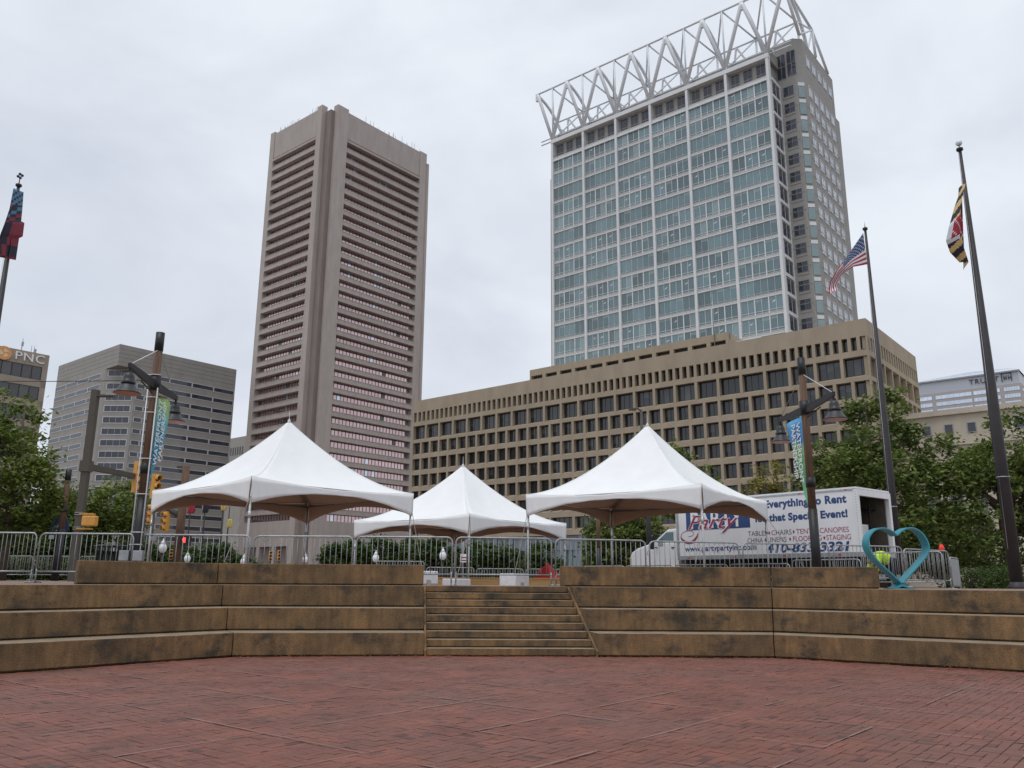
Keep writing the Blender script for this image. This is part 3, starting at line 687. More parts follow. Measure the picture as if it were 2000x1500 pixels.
zl = 148.9-(NR-1)*RPT-OPH
bs = MB(); bs.box(-32.0, xg-2.6, .02, RD, 11.5, zl); bs.box(-RD, -.02, 8.0, 42.8, 11.5, zl)
for i in range(4): bs.box(-32+i*8.2, -32+i*8.2+1.6, .02, RD, .8, 11.5)
for i in range(5): bs.box(-RD, -.02, 8+i*8.4, 8+i*8.4+1.6, .8, 11.5)
bs.build('base_wall', M['granite'], gr_t)
# fine joints of the cladding, raised courses on the piers
ant = MB(); ra = random.Random(4)
for i in range(16):
    x = -31+ra.random()*24; ant.path([(x, .8, ZT-.5), (x, .8, ZT+ra.uniform(.6, 2.2))], .07, 5)
    y = 9+ra.random()*34; ant.path([(-.8, y, ZT-.5), (-.8, y, ZT+ra.uniform(.6, 2.6))], .07, 5)
ant.build('roof_antenna', M['galvd'], gr_t)

# --- grey precast block with a cut-off corner ----------------------------------------------------
gp = bld('office_block', -249.0, 112.2, 'grey precast office block with banded windows and a chamfered corner')
ZG_ = 71.9; cL, cR = 7.6, 6.2; WGp, DGp = 43.8, 40.5; RPG = 3.56
gb = MB(); gb.prism([(-WGp, 0), (-cL, 0), (0, cR), (0, DGp), (-WGp, DGp)], .8, 65.2); gb.prism([(-WGp, 0), (0, 0), (0, DGp), (-WGp, DGp)], 65.2, ZG_)
gb.build('wall', M['greycon'], gp)
jb = MB()
for k in range(4): z = 66.4+k*1.35; jb.box(-WGp, .02, -.02, 0, z, z+.05); jb.box(0, .02, 0, DGp, z, z+.05)
jb.build('cladding_joint', M['darkframe'], gp)
def gwin(wd): return window_mesh('window', wd, 1.55, 1, .13, panes=(1,), deep=.1).mesh('window', [M['whiteframe'], M['glass_navy']])
gA, gBm, gS = gwin(8.3), gwin(7.6), gwin(2.6)
gC = window_mesh('corner_window', 8.2, 2.1, 4, .16, panes=(1,), mull=.05, deep=.1).mesh('corner_window', [M['whiteframe'], M['glass_navy']])
gC0 = window_mesh('corner_window', 9.0, 1.8, 6, .16, panes=(1,), mull=.08, deep=.1).mesh('corner_window', [M['whiteframe'], M['glass_navy']])
ang = math.atan2(cR, cL)
for k in range(17):
    z = 62.7-k*RPG
    nl = 4 if k < 5 else 3
    for j in range(nl): inst('window', gA, gp, (-WGp+4.25+j*8.33, -.0, z))
    if k >= 5: inst('window', gS, gp, (-WGp+4.25+3*8.33-.4, 0, z))
    inst('corner_window', gC if k else gC, gp, (-cL/2, cR/2, z-.55+(0 if k else .6)), ang)
    for j in range(4): inst('window', gBm, gp, (0, DGp-4.1-j*7.75, z), pi/2)
    inst('window', gS, gp, (0, cR+1.7, z), pi/2)

# --- brown precast block with a bank sign --------------------------------------------------------
pn = bld('bank_building', -167.0, 62.1, 'brown precast bank building with an orange disc logo near its roof')
pb = MB(); pb.box(-22, -.35, -34, 0, .8, 43.35)
for k in range(11):
    z0 = 38.25-k*3.95; pb.box(-.35, 0, -34, 0, (40.85 if k == 0 else z0+2.6), (43.4 if k == 0 else z0+3.95))
pb.box(-.35, 0, -1.0, 0, .8, 40.85); pb.build('wall', M['browncon'], pn)
pwm = window_mesh('window', 1.72, 2.6, 1, .06, panes=(1,), deep=.12).mesh('window', [M['darkframe'], M['glass_blind']])
for k in range(8):
    for j in range(9): inst('window', pwm, pn, (-.14, -1.9-j*1.73, 38.25-k*3.95), pi/2)
put_text('sign_letters', 'pnc', M['whiteprint'], pn, (.12, -5.95, 41.45), (0, 1, 0), (0, 0, 1), 5.1, 1.55, .1)
dsc = MB(); dsc.add([(.1, -8.0+1.3*cos(a), 42.15+1.3*sin(a)) for a in [2*pi*k/32 for k in range(32)]] + [(.4, -8.0+1.3*cos(a), 42.15+1.3*sin(a)) for a in [2*pi*k/32 for k in range(32)]],
                    [tuple(range(32, 64))] + [(k, (k+1) % 32, 32+(k+1) % 32, 32+k) for k in range(32)], 0)
for a in (pi/2, pi/2+2*pi/3, pi/2+4*pi/3):
    t_ = a+.9; P = [(.43, -8.0+.25*cos(t_), 42.15+.25*sin(t_)), (.43, -8.0+.95*cos(a), 42.15+.95*sin(a)), (.43, -8.0+.9*cos(a-1.2), 42.15+.9*sin(a-1.2)), (.43, -8.0+.3*cos(a-.9), 42.15+.3*sin(a-.9))]
    dsc.quad(*P, m=1)
dsc.build('disc_logo', [plain('logo_orange', (.72, .33, .12), .5), plain('logo_cream', (.75, .6, .35), .5)], pn)
mst = MB(); mst.path([(-.8, -4.8, 43.3), (-.8, -4.8, 45.9)], .07, 5); mst.box(-1, -.6, -4.9, -4.6, 44.4, 45.2); mst.path([(-.8, -2.6, 43.3), (-.8, -2.6, 45)], .06, 5); mst.box(-.9, -.7, -2.5, -2.2, 43.6, 44.3); mst.path([(-.8, -3.1, 43.3), (-.8, -3.1, 45)], .05, 5)
mst.build('roof_antenna', M['galv'], pn)

# --- small grey block seen between the two towers on the left -------------------------------------
p = onz(482, 851, 79); sblk = bld('office_block', p.dot(E1), p.dot(E2), 'small grey block with slot windows glimpsed between the grey block and granite tower')
sm_ = MB(); sm_.box(-60, 0, 0, 30, .8, 79); sm_.build('wall', M['greycon'], sblk)
slot = window_mesh('slot_window', 1.15, 4.4, 1, .06, panes=(1,)).mesh('slot_window', [M['darkframe'], M['glass_navy']])
for k in range(3):
    for j in range(8): inst('slot_window', slot, sblk, (-3.0-j*2.3, -.0, 69.-k*8.0))

# --- far bank tower on the right ------------------------------------------------------------------
p = onz(1990, 722, 96); tb = bld('bank_tower', p.dot(E1), p.dot(E2), 'pale far tower with sloped glass roof, dark letters and blue window bands')
sf_ = (Vector((p.x, p.y)).length)/250.
HB = 96; W_ = 50; b_ = MB(); b_.prism([(-W_, 0), (0, 0), (0, 36), (-W_, 36)], .8, HB-6)
b_.prism([(-W_-20, 4), (-W_, 4), (-W_, 30), (-W_-20, 30)], .8, HB-6.5); b_.build('wall', mat('far_tower_stone', (.42, .39, .385), .6, var=.06, scale=.3), tb)
hd = MB(); hd.prism([(-W_+.5, .5), (-.5, .5), (-.5, 35), (-W_+.5, 35)], HB-6, HB); hd.build('sign_band', mat('far_tower_band', (.46, .49, .54), .4, var=.04), tb)
MB().box(-W_-.2, .2, -.2, .5, HB-.5, HB+.2).build('eave', M['galvd'], tb)
rfm = MB(); rfm.add([(-W_, 0, HB+.2), (0, 0, HB+.2), (0, 36, HB+.2), (-W_, 36, HB+.2), (-W_*.42, 6, HB+3.4), (-3, 6, HB+2.6), (-3, 22, HB+2.6), (-W_*.42, 22, HB+3.4)], [(0, 1, 5, 4), (1, 2, 6, 5), (2, 3, 7, 6), (3, 0, 4, 7), (4, 5, 6, 7)]); rfm.build('glass_roof', M['glass_blue'], tb)
fw = {}
for k in range(9):
    z = HB-9.2-k*3.25
    for j, (x0, x1) in enumerate(((-W_+(4 if k else 1), -W_+13), (-W_+14.5, -W_+30), (-W_+30.6, -8.5), (-7.0, -.6))):
        key = round(x1-x0, 2)
        if key not in fw: fw[key] = window_mesh('window', x1-x0, 1.95, 6, .06, panes=(1,), mull=.05).mesh('window', [M['galvd'], M['glass_blue']])
        inst('window', fw[key], tb, ((x0+x1)/2, 0, z))
fsw = window_mesh('side_window', 30, 1.95, 8, .08, panes=(1,)).mesh('side_window', [M['galvd'], M['glass_blue']])
for k in range(6): inst('side_window', fsw, tb, (0, 18, HB-9.2-k*3.25), pi/2)
put_text('sign_letters', 'truist', M['glass_navy'], tb, (-20.6, .3, HB-3.9), (1, 0, 0), (0, 0, 1), 12.2, 2.3, .2)
lg = MB(); x = -7.4
for a in ((x, x+4.2, HB-1.0, HB-.6), (x, x+.4, HB-4.4, HB-.6), (x+3.8, x+4.2, HB-4.4, HB-.6), (x+.9, x+1.25, HB-3.8, HB-1.8), (x+1.8, x+2.15, HB-3.8, HB-1.8), (x+.9, x+2.15, HB-3.0, HB-2.65), (x+2.7, x+3.05, HB-3.8, HB-1.8), (x+2.7, x+4.2, HB-3.0, HB-2.65)): lg.box(a[0], a[1], .1, .5, a[2], a[3])
lg.build('sign_logo', M['glass_navy'], tb)

# --- limestone block below it ---------------------------------------------------------------------
p = onz(2010, 783, 27); lb = bld('limestone_building', p.dot(E1), p.dot(E2), 'old limestone building with cornice and tall windows behind the right trees')
l_ = MB(); WL = 58; l_.box(-WL, 0, 0, 24, .8, 26.2); l_.box(-WL-.4, .4, -.5, 24, 26.2, 27); l_.box(-WL-.3, .3, -.35, 0, 21.6, 22.3); l_.box(-WL-.6, .6, -.8, 0, 17.4, 18.1); l_.box(-WL, 0, -.25, 0, 3.8, 4.6)
for i in range(60): l_.box(-WL+i*WL/60, -WL+i*WL/60+.4, -.6, 0, 16.9, 17.4)
for i in range(20): l_.box(-WL+i*WL/19-.55, -WL+i*WL/19+.55, -.3, 0, 4.6, 16.9)
l_.build('wall', M['limestone'], lb)
lw = window_mesh('window', 1.9, 10.6, 2, .12, panes=(1, 2), transom=5.2, mull=.12).mesh('window', [M['galvd'], M['glass_navy'], M['glass_blind']])
aw = window_mesh('attic_window', 1.2, 1.5, 1, .1, panes=(1,)).mesh('attic_window', [M['galvd'], M['glass_navy']])
for i in range(19): inst('window', lw, lb, (-WL+(i+.5)*WL/19, -.02, 5.6)); inst('attic_window', aw, lb, (-WL+(i+.5)*WL/19, -.02, 23.3))

# ------------------------------------------------------------------ tents
def make_tent(cx, cy, rot, half, ze, zp, label, seed):
    z0 = gz(cx, cy); root = empty('frame_tent', (cx, cy, z0), rot, label, 'tent', 'white peaked frame tents'); ze -= z0; zp -= z0
    rr = random.Random(seed); NRg, NSd = 26, 20
    def top(r, u, side):      # u in -1..1 along the side
        e = r*half
        x, y = {0: (u*e, -e), 1: (e, u*e), 2: (-u*e, e), 3: (-e, -u*e)}[side]
        z = ze+(zp-ze)*(1-r)**1.62
        z -= .16*(1-u*u)*sin(pi*min(1, r*.62))*1.0
        z += (.016*noise.noise(Vector((x*1.6+seed, y*1.6, z*1.2)))+.022*noise.noise(Vector((x*.5, y*.5+seed, 3)))+.012*sin(math.atan2(y, x)*34)*max(0, r-.55)*abs(u)**6)*min(1, (1-abs(u)**20)+.3)
        return Vector((x, y, z))
    cp = MB(); vd = MB()
    for side in range(4):
        secs = [[top(max(r/NRg, .012), -1+2*k/NSd, side) for k in range(NSd+1)] for r in range(NRg+1)]
        o = len(cp.f); cp.sweep(secs, 0, False, False)
        # valance: hangs from the eave, arched between the corners, puckered at the corners
        ed = secs[-1]; dirn = {0: (0, -1), 1: (1, 0), 2: (0, 1), 3: (-1, 0)}[side]; tang = {0: (1, 0), 1: (0, 1), 2: (-1, 0), 3: (0, -1)}[side]
        NV = 72; vr = []
        for j in range(6):
            row = []
            for k in range(NV+1):
                u = -1+2*k/NV; p = top(1, u, side); d = .17+.60*abs(u)**2.1; f = j/5
                puck = .022*sin(26*(1-abs(u))*6+f*3.5)*max(0, abs(u)-.72)/.28*f*(1-.3*f) + .014*noise.noise(Vector((u*5+seed, f*2, side*3)))*f
                inn = .05*f*(abs(u)**4)
                row.append(Vector((p.x+dirn[0]*(.003+puck)-tang[0]*inn*(1 if u > 0 else -1), p.y+dirn[1]*(.003+puck)-tang[1]*inn*(1 if u > 0 else -1), p.z-d*f)))
            vr.append(row)
        vd.sweep(vr, 0, False, False)
    for b in (cp, vd): b.sm = [True]*len(b.f)
    can = cp.build('canopy', [M['inner_side'], M['vinyl']], root); val = vd.build('valance', [M['inner_side'], M['vinyl']], can)
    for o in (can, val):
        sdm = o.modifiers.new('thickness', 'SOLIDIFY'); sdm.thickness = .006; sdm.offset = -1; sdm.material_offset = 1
    for side in range(4):      # welded seams down the hips and panel joints
        for uu in (-1, 0):
            if uu == -1: MB().path([top(max(.012, k/24), uu, side)+Vector((0, 0, .006)) for k in range(25)], .010, 5).build('seam', M['vinyl'], can)
            else: MB().path([top(max(.05, k/24), uu, side)+Vector((0, 0, .002)) for k in range(1, 25)], .006, 4).build('seam', M['vinyl'], can)
    h = half-.06
    cs = [(-h, -h), (h, -h), (h, h), (-h, h)]
    legm = MB().path([(0, 0, -.25), (0, 0, ze-.14)], .036, 10).path([(0, 0, ze-1.2), (0, 0, ze-1.0)], .046, 10)
    legme = legm.mesh('leg', M['alu']); foot = MB().box(-.11, .11, -.11, .11, 0, .015).mesh('base_plate', M['galvd'])
    for c in cs:
        zo = gz(*(Matrix.Rotation(rot, 2) @ Vector(c) + Vector((cx, cy))))-z0
        inst('leg', legme, root, (c[0], c[1], 0)); inst('base_plate', foot, root, (c[0], c[1], zo+.004))
    for i in range(4):
        a, b = Vector((*cs[i], ze-.14)), Vector((*cs[(i+1) % 4], ze-.14))
        MB().path([a, b], .03, 8).build('eave_rail', M['galvd'], root)
        MB().path([Vector((*cs[i], ze-.14)), Vector((cs[i][0]*.02, cs[i][1]*.02, ze+.95))], .03, 8).build('rafter', M['galvd'], root)
    mm = Vector((0, 0, ze+.2)); mp_ = MB().path([(0, 0, ze+.1), (0, 0, zp-.02)], .03, 8)
    mp_.build('centre_mast', M['galvd'], root)
    for a, b in ((0, 2), (1, 3)):
        MB().path([(*cs[a], ze-.16), (0, 0, ze+.1), (*cs[b], ze-.16)], .008, 5).build('cross_cable', M['galvd'], root)
    MB().lathe([(.06, -.05), (.045, .06), (.015, .1), (.008, .14), (.004, .42)], 10, (0, 0, zp-.03)).build('finial', M['whitemetal'], root)
    return root
T1 = make_tent(-7.80, 28.45, radians(48), 3.13, 4.52, 6.99, 'large white peaked tent on the left beside the banner lamp post', 1)
T3 = make_tent(4.95, 29.65, radians(56), 3.2, 4.52, 7.16, 'large white peaked tent on the right in front of the lettered truck', 2)
T2 = make_tent(-2.10, 35.65, radians(52), 3.2, 4.04, 6.45, 'farther white peaked tent between the two nearer tents', 3)
def corner(t, i, rot, half, cx, cy):
    c = [(-1, -1), (1, -1), (1, 1), (-1, 1)][i]; v = Matrix.Rotation(rot, 2) @ Vector((c[0]*half, c[1]*half)); return Vector((v.x+cx, v.y+cy))
def ballast(p, rz, label):
    z = gz(p.x, p.y); o = empty('ballast_block', (p.x, p.y, z), rz, label, 'ballast block', 'wrapped ballast blocks holding down the tents')
    b = MB().box(-.42, .42, -.32, .32, .1, .52); b.build('wrapped_block', M['wrap'], o, bevel=.03)
    MB().box(-.4, .4, -.3, .3, 0, .1).box(-.1, .1, -.325, -.3, .02, .24).build('foot', M['cement'], o); return o
def strap(a, b, label):
    sg = [a.lerp(b, k/8)+Vector((0, 0, -.03*sin(pi*k/8))) for k in range(9)]
    o = MB().path(sg, .011, 6).build('guy_strap', M['rope']); tag(o, label, 'strap', 'tan guy straps tying the tents down')
for (rot, half, cx, cy, ze, nm), idx in ((((radians(48), 3.1, -7.8, 28.45, 4.5, 'left tent'), (0, 1)), ((radians(56), 3.15, 4.95, 29.65, 4.5, 'right tent'), (0, 3, 1)), ((radians(52), 3.15, -2.1, 35.65, 4.02, 'middle tent'), (0,)))):
    for i in idx:
        c = corner(None, i, rot, half, cx, cy); outw = (c-Vector((cx, cy))).normalized()
        wn = {0: 'front', 1: 'right', 3: 'left'}[i]
        bp = {('left tent', 1): Vector((-2.92, 28.0)), ('left tent', 0): Vector((-8.0, 23.5)), ('right tent', 3): Vector((.12, 28.2)), ('right tent', 0): Vector((5.3, 24.3)), ('right tent', 1): Vector((10.9, 30.3)), ('middle tent', 0): Vector((-1.95, 30.5))}[(nm, i)]
        strap(Vector((c.x, c.y, ze-.55)), Vector((bp.x, bp.y, gz(bp.x, bp.y)+.5)), 'tan strap from the %s corner of the %s down to its ballast' % (wn, nm))
        ballast(bp, rot, 'white wrapped concrete block under the %s corner strap of the %s' % (wn, nm))

# plywood edging behind the stair head
ply = empty('plywood_edging', (-.5, 32.5, gz(-.5, 32.5)), radians(3), 'low raw plywood edging behind the stair head', 'edging')
for i in range(6): MB().box(-3.6+i*1.22, -3.6+i*1.22+1.212, -.01, .02, .02, .62).build('plywood_panel', M['plywood'], ply)
MB().box(-3.7, 3.8, -.03, .12, .63, .67).build('top_board', M['plywood'], ply)
# red tarpaulin heap
tz = gz(1.6, 37); tp = MB(); prof = [(.95, 0), (.85, .25), (.55, .62), (.3, .95), (.1, 1.2), (.03, 1.34)]
secs = [[(r*(1+.16*sin(5*a+z*3))*cos(a)*1.2, r*(1+.16*sin(5*a+z*3))*sin(a), z) for a in [2*pi*k/24 for k in range(24)]] for r, z in prof]
tp.sweep(secs); tp.sm = [True]*len(tp.f); tag(tp.build('red_tarpaulin', M['redtarp'], None, (1.6, 37, tz)), 'red tarpaulin draped in a peaked heap behind the plywood', 'tarpaulin')

# ------------------------------------------------------------------ crowd barriers
BL, BH, BB = 2.5, 1.2, .28
def frame_pts():
    r = .14; P = [(0, 0, BB)]
    P += [(0, 0, BH-r)] + [(r-r*cos(t), 0, BH-r+r*sin(t)) for t in [pi/2*k/6 for k in range(1, 7)]]
    P += [(BL-r+r*sin(t), 0, BH-r+r*cos(t)) for t in [pi/2*k/6 for k in range(0, 7)]] + [(BL, 0, BB)]
    return P
bf = MB().path(frame_pts(), .021, 8).path([(0, 0, BB), (BL, 0, BB)], .019, 8)
bfm = bf.mesh('frame', M['galv'])
bfoot = MB().path([(0, 0, BB+.06), (0, 0, .03)], .019, 8).path([(0, -.3, .02), (0, 0, .045), (0, .3, .02)], .017, 8).mesh('foot', M['galv'])
NBAR = 17
bbar = MB().path([(0, 0, BB), (0, 0, BH-.01)], .0085, 6).mesh('bar', M['galvd'])
bplate = MB().box(-.07, .07, -.013, -.009, BH-.14, BH-.045).mesh('name_plate', M['galvd'])
bhook = MB().path([(0, 0, .42), (-.06, 0, .44), (-.07, 0, .52), (-.03, 0, .55)], .009, 6).path([(0, 0, .82), (-.06, 0, .84), (-.07, 0, .92), (-.03, 0, .95)], .009, 6).mesh('hook', M['galvd'])
allbars = MB()
for k in range(NBAR): x = BL*(k+1)/(NBAR+1); allbars.path([(x, 0, BB), (x, 0, BH-.01)], .009, 5)
allbars_me = allbars.mesh('bars', M['galvd'])
def barrier(p, q, label, group, full=True):
    d = q-p; L = d.length; z = min(gz(p.x, p.y), gz(q.x, q.y)); o = empty('crowd_barrier', (p.x, p.y, z), math.atan2(d.y, d.x), label, 'barrier', group); o.scale = (L/BL, 1, 1)
    inst('frame', bfm, o)
    for x in (.012, BL-.012): inst('foot', bfoot, o, (x, 0, 0))
    if full:
        for k in range(NBAR): inst('bar', bbar, o, (BL*(k+1)/(NBAR+1), 0, 0))
        inst('name_plate', bplate, o, (.3, 0, 0)); inst('hook', bhook, o)
    else: tag(inst('bars', allbars_me, o), kind='stuff')
    return o
ends = [((-75, 1039.5), (73, 1041), 'nearest the left edge, leftmost of the front row'), ((80, 1041.5), (262, 1043), 'with the black litter bin behind it, left of the lamp post'), ((275, 1044), (489, 1046), 'just right of the left banner lamp post'),
        ((497, 1047), (690, 1048), "in front of the left tent's middle"), ((697, 1048), (884, 1049.5), 'over the left half of the stair head'), ((891, 1049.5), (1077, 1052), 'over the right half of the stair head'),
        ((1085, 1052.5), (1260, 1056), "in front of the truck's bonnet"), ((1268, 1057), (1442, 1060.5), "in front of the truck's cab and web address"), ((1450, 1061), (1618, 1064), 'beside the right banner lamp post, before the telephone number'), ((1627, 1064.5), (1760, 1068), 'behind the left half of the teal heart'),
        ((1764, 1068), (1850, 1073), 'behind the right half of the teal heart')]
for (a, b, nm) in ends:
    p, q = onz(*a, 2.67), onz(*b, 2.67); barrier(p.xy, q.xy, 'grey steel crowd barrier ' + nm, 'crowd barriers along the top of the tiers')
# end barrier turned away, sheeted in grey
p = onz(1853, 1074.5, 2.67).xy; q = at(1869, 1080, 28.9).xy; e_ = barrier(p, q, 'grey sheeted crowd barrier closing the row at its right end', 'crowd barriers along the top of the tiers')
MB().box(.05, BL-.05, -.02, .012, BB+.03, BH-.05).build('sheet', M['galvd'], e_)
bl_ = tag(MB().lathe([(.07, 0), (.09, .08), (.06, .19), (.02, .22)], 12).build('warning_lamp', plain('red_lamp_cap', (.7, .03, .02), .4, emit=.25), None, (p.x-.28, p.y-.1, 2.63)), 'small red warning lamp on top of the right end barrier', 'lamp')
# farther rows
for i in range(3):
    p = at(-20+88*i-4, 1120, 43).xy; q = at(-20+88*i+80, 1120, 43).xy; barrier(p, q, ('leftmost small far barrier seen through the front barriers on the left', 'middle small far barrier seen through the front barriers on the left', 'rightmost small far barrier, low beside the end of the left wall block')[i], 'far barriers on the left', False)
tdir = Vector((.64, -.77))
st0 = Vector((3.2, 37.8))
for i in range(6):
    p = st0+tdir*(2.62*i); barrier(p, p+tdir*2.52, ('far barrier ahead of the truck, farthest of its row', 'far barrier beside the truck bonnet, second of its row', 'far barrier beside the cab door, third of its row', 'far barrier below the web address, fourth of its row', 'far barrier below the telephone number, fifth of its row', 'far barrier beside the truck tail, nearest of its row')[i], 'far barriers along the truck', False)
for i in range(4):
    p = Vector((-7.4+2.75*i, 46.5+.3*i)); barrier(p, p+Vector((2.6, .28)), ('far barrier under the middle tent, first from the left', 'far barrier under the middle tent, second from the left', 'far barrier under the middle tent, third from the left', 'far barrier behind the red tarpaulin')[i], 'far barriers under the middle tent', False)

# ------------------------------------------------------------------ lamp posts with banners
def lamp_head(parent, p):
    h = empty('lamp', p); h.parent = parent; h.scale = (.66, .66, .74)
    MB().path([(0, 0, .02), (0, 0, -.2)], .045, 10).box(-.07, .07, -.07, .07, -.24, -.17).build('stem', M['black'], h)
    MB().lathe([(.05, -.22), (.16, -.28), (.2, -.4), (.215, -.52), (.25, -.54), (.25, -.6), (.22, -.62)], 24).build('housing', M['charcoal'], h)
    sh = MB().lathe([(.21, -.61), (.27, -.68), (.4, -.86), (.47, -.905), (.475, -.93), (.455, -.93)], 28); sh.build('shade', M['charcoal'], h)
    MB().lathe([(.452, -.936), (.3, -.88), (.02, -.86)], 24).build('reflector', M['copper'], h)
def banner_mat(name, stops):
    m = bpy.data.materials.new(name); m.use_nodes = True; t = m.node_tree; n = t.nodes; l = t.links; b = n['Principled BSDF']; b.inputs['Roughness'].default_value = .7
    tc = n.new('ShaderNodeTexCoord'); sp = n.new('ShaderNodeSeparateXYZ'); l.new(tc.outputs['Object'], sp.inputs[0])
    nz = n.new('ShaderNodeTexNoise'); nz.inputs['Scale'].default_value = 2.2; l.new(tc.outputs['Object'], nz.inputs[0])
    a = n.new('ShaderNodeMath'); a.operation = 'MULTIPLY_ADD'; l.new(sp.outputs[2], a.inputs[0]); a.inputs[1].default_value = .45; a.inputs[2].default_value = .25
    c = n.new('ShaderNodeMath'); c.operation = 'MULTIPLY_ADD'; l.new(nz.outputs[0], c.inputs[0]); c.inputs[1].default_value = .5; l.new(a.outputs[0], c.inputs[2])
    r = n.new('ShaderNodeValToRGB'); e = r.color_ramp.elements; e[0].position = stops[0][0]; e[0].color = (*stops[0][1], 1); e[1].position = stops[-1][0]; e[1].color = (*stops[-1][1], 1)
    for p, k in stops[1:-1]: q = e.new(p); q.color = (*k, 1)
    l.new(c.outputs[0], r.inputs[0]); l.new(r.outputs[0], b.inputs['Base Color']); return m
def lamp_post(name, base, ztop, zarm, adir, label, bside, blab, bmat, flip):
    """zarm etc. are absolute heights; the arm runs along adir both ways"""
    x, y = base; z0 = gz(x, y); o = empty('lamp_post', (x, y, z0), 0, label, 'lamp post', 'timber lamp posts with twin pendant lamps')
    H = ztop-z0; A = zarm-z0; d = Vector((adir[0], adir[1], 0)).normalized(); R_ = .112
    MB().path([(0, 0, 0), (0, 0, 2.12)], R_*1.12, 18).build('steel_sleeve', M['black'], o)
    MB().path([(0, 0, 2.12), (0, 0, H-.5)], [R_, R_*.9], 18).build('timber_shaft', M['wood'], o)
    MB().path([(0, 0, H-.5), (0, 0, H)], R_*1.0, 18).build('cap_sleeve', M['black'], o)
    MB().path([(0, 0, 2.72), (0, 0, 3.0)], R_*1.15, 16).build('band', M['black'], o)
    MB().path([(0, 0, A-.2), (0, 0, A+.2)], R_*1.25, 16).build('arm_collar', M['black'], o)
    n = Vector((-d.y, d.x, 0))
    for s in (-1, 1):
        a = MB(); secs = []
        for t, hh in ((.1, .17), (1.0, .12), (1.86, .06)):
            c = d*(s*t)+Vector((0, 0, A)); secs.append([c+n*.04+Vector((0, 0, -hh)), c-n*.04+Vector((0, 0, -hh)), c-n*.04+Vector((0, 0, .06)), c+n*.04+Vector((0, 0, .06))])
        a.sweep(secs if s < 0 else [r[::-1] for r in secs]); a.build('arm', M['black'], o)
        MB().path([d*(s*.15)+Vector((0, 0, A-.3)), d*(s*1.0)+Vector((0, 0, A-.18))], .018, 6).build('brace', M['black'], o)
        MB().path([d*(s*.1)+Vector((0, 0, H-.52)), d*(s*1.75)+Vector((0, 0, A+.07))], .011 if s < 0 else .008, 5).build('tie_rod', M['whitemetal'] if s < 0 else M['galvd'], o)
        lamp_head(o, d*(s*1.82)+Vector((0, 0, A)))
    # sail-shaped banner: straight against the post, cut slanting below
    s = bside; bp = empty('banner', d*(s*.16)+Vector((0, 0, A-.2)) , 0, blab, 'banner', 'waterfront partnership banners on the lamp posts')
    bp.location = Vector((x, y, z0))+d*(s*.14)+Vector((0, 0, A-.22))
    nr = 14; cl = MB(); rows_ = []
    for k in range(nr+1):
        f = k/nr; wdt = 1.22*(1-max(0, f-.06)**1.25*1.0) ; r = []
        for j in range(9):
            u = j/8; c = d*(s*wdt*u)+Vector((0, 0, -2.55*f))+n*(.05*sin(u*3+f*4)); r.append(c)
        rows_.append(r)
    cl.sweep(rows_, 0, False, False); cl.sm = [True]*len(cl.f)
    sh = cl.build('cloth', bmat, bp); sm = sh.modifiers.new('t', 'SOLIDIFY'); sm.thickness = .004
    toward = n if n.dot(Vector((-x, -y, 0))) > 0 else -n    # face the plaza
    for key, u0, hh in (('wf', .12, .27), ('ps', .46, .27)):
        hd = d*s
        # lettering runs down the cloth
        X_ = Vector((0, 0, -1)) if not flip else Vector((0, 0, 1)); Y_ = toward.cross(X_)
        L_ = 1.75 if key == 'wf' else 1.72
        if key == 'ps': L_ *= .92
        cpos = hd*u0+Vector((0, 0, -.14 if not flip else -.14-L_))+toward*.07
        if Y_.dot(hd) < 0: cpos = cpos+hd*hh
        put_text('lettering', key, M['whiteprint'], bp, cpos, X_, Y_, L_, hh, .004)
    return o
bm1 = banner_mat('banner_print_green_blue', [(.0, (.04, .3, .45)), (.2, (.12, .45, .5)), (.45, (.32, .5, .12)), (.8, (.35, .55, .25))])
bm2 = banner_mat('banner_print_blue_green', [(-.0, (.2, .5, .25)), (.12, (.3, .55, .2)), (.25, (.06, .25, .6)), (.55, (.1, .4, .65)), (.8, (.2, .55, .55))])
LP1 = lamp_post('l', (-9.33, 21.0), 7.94, 6.57, (-.09, .995), 'timber lamp post on the left with twin pendant lamps and white conduits', 1, 'green and blue waterfront banner hanging from the left lamp post', bm1, True)
LP2 = lamp_post('r', (8.37, 23.1), 7.93, 6.46, (-.07, .997), 'timber lamp post on the right standing before the lettered truck', 1, 'blue and green waterfront banner hanging from the right lamp post', bm2, False)
# the left post carries white conduits, clamps and two meter boxes
for dx in (-.125, .125): MB().path([(dx, -.1, .45), (dx*1.0, -.1, 4.95)], .017, 6).build('conduit', M['whitemetal'], LP1)
for z in (.95, 1.25, 2.2, 3.1, 4.3, 4.7, 5.3): MB().path([(-.16, -.09, z), (0, -.15, z), (.16, -.09, z)], .012, 5).build('clamp', M['whitemetal'], LP1)
for dx in (-.2, .14): MB().box(dx-.12, dx+.12, -.26, -.12, .55, .8).build('meter_box', M['galv'], LP1, bevel=.01)

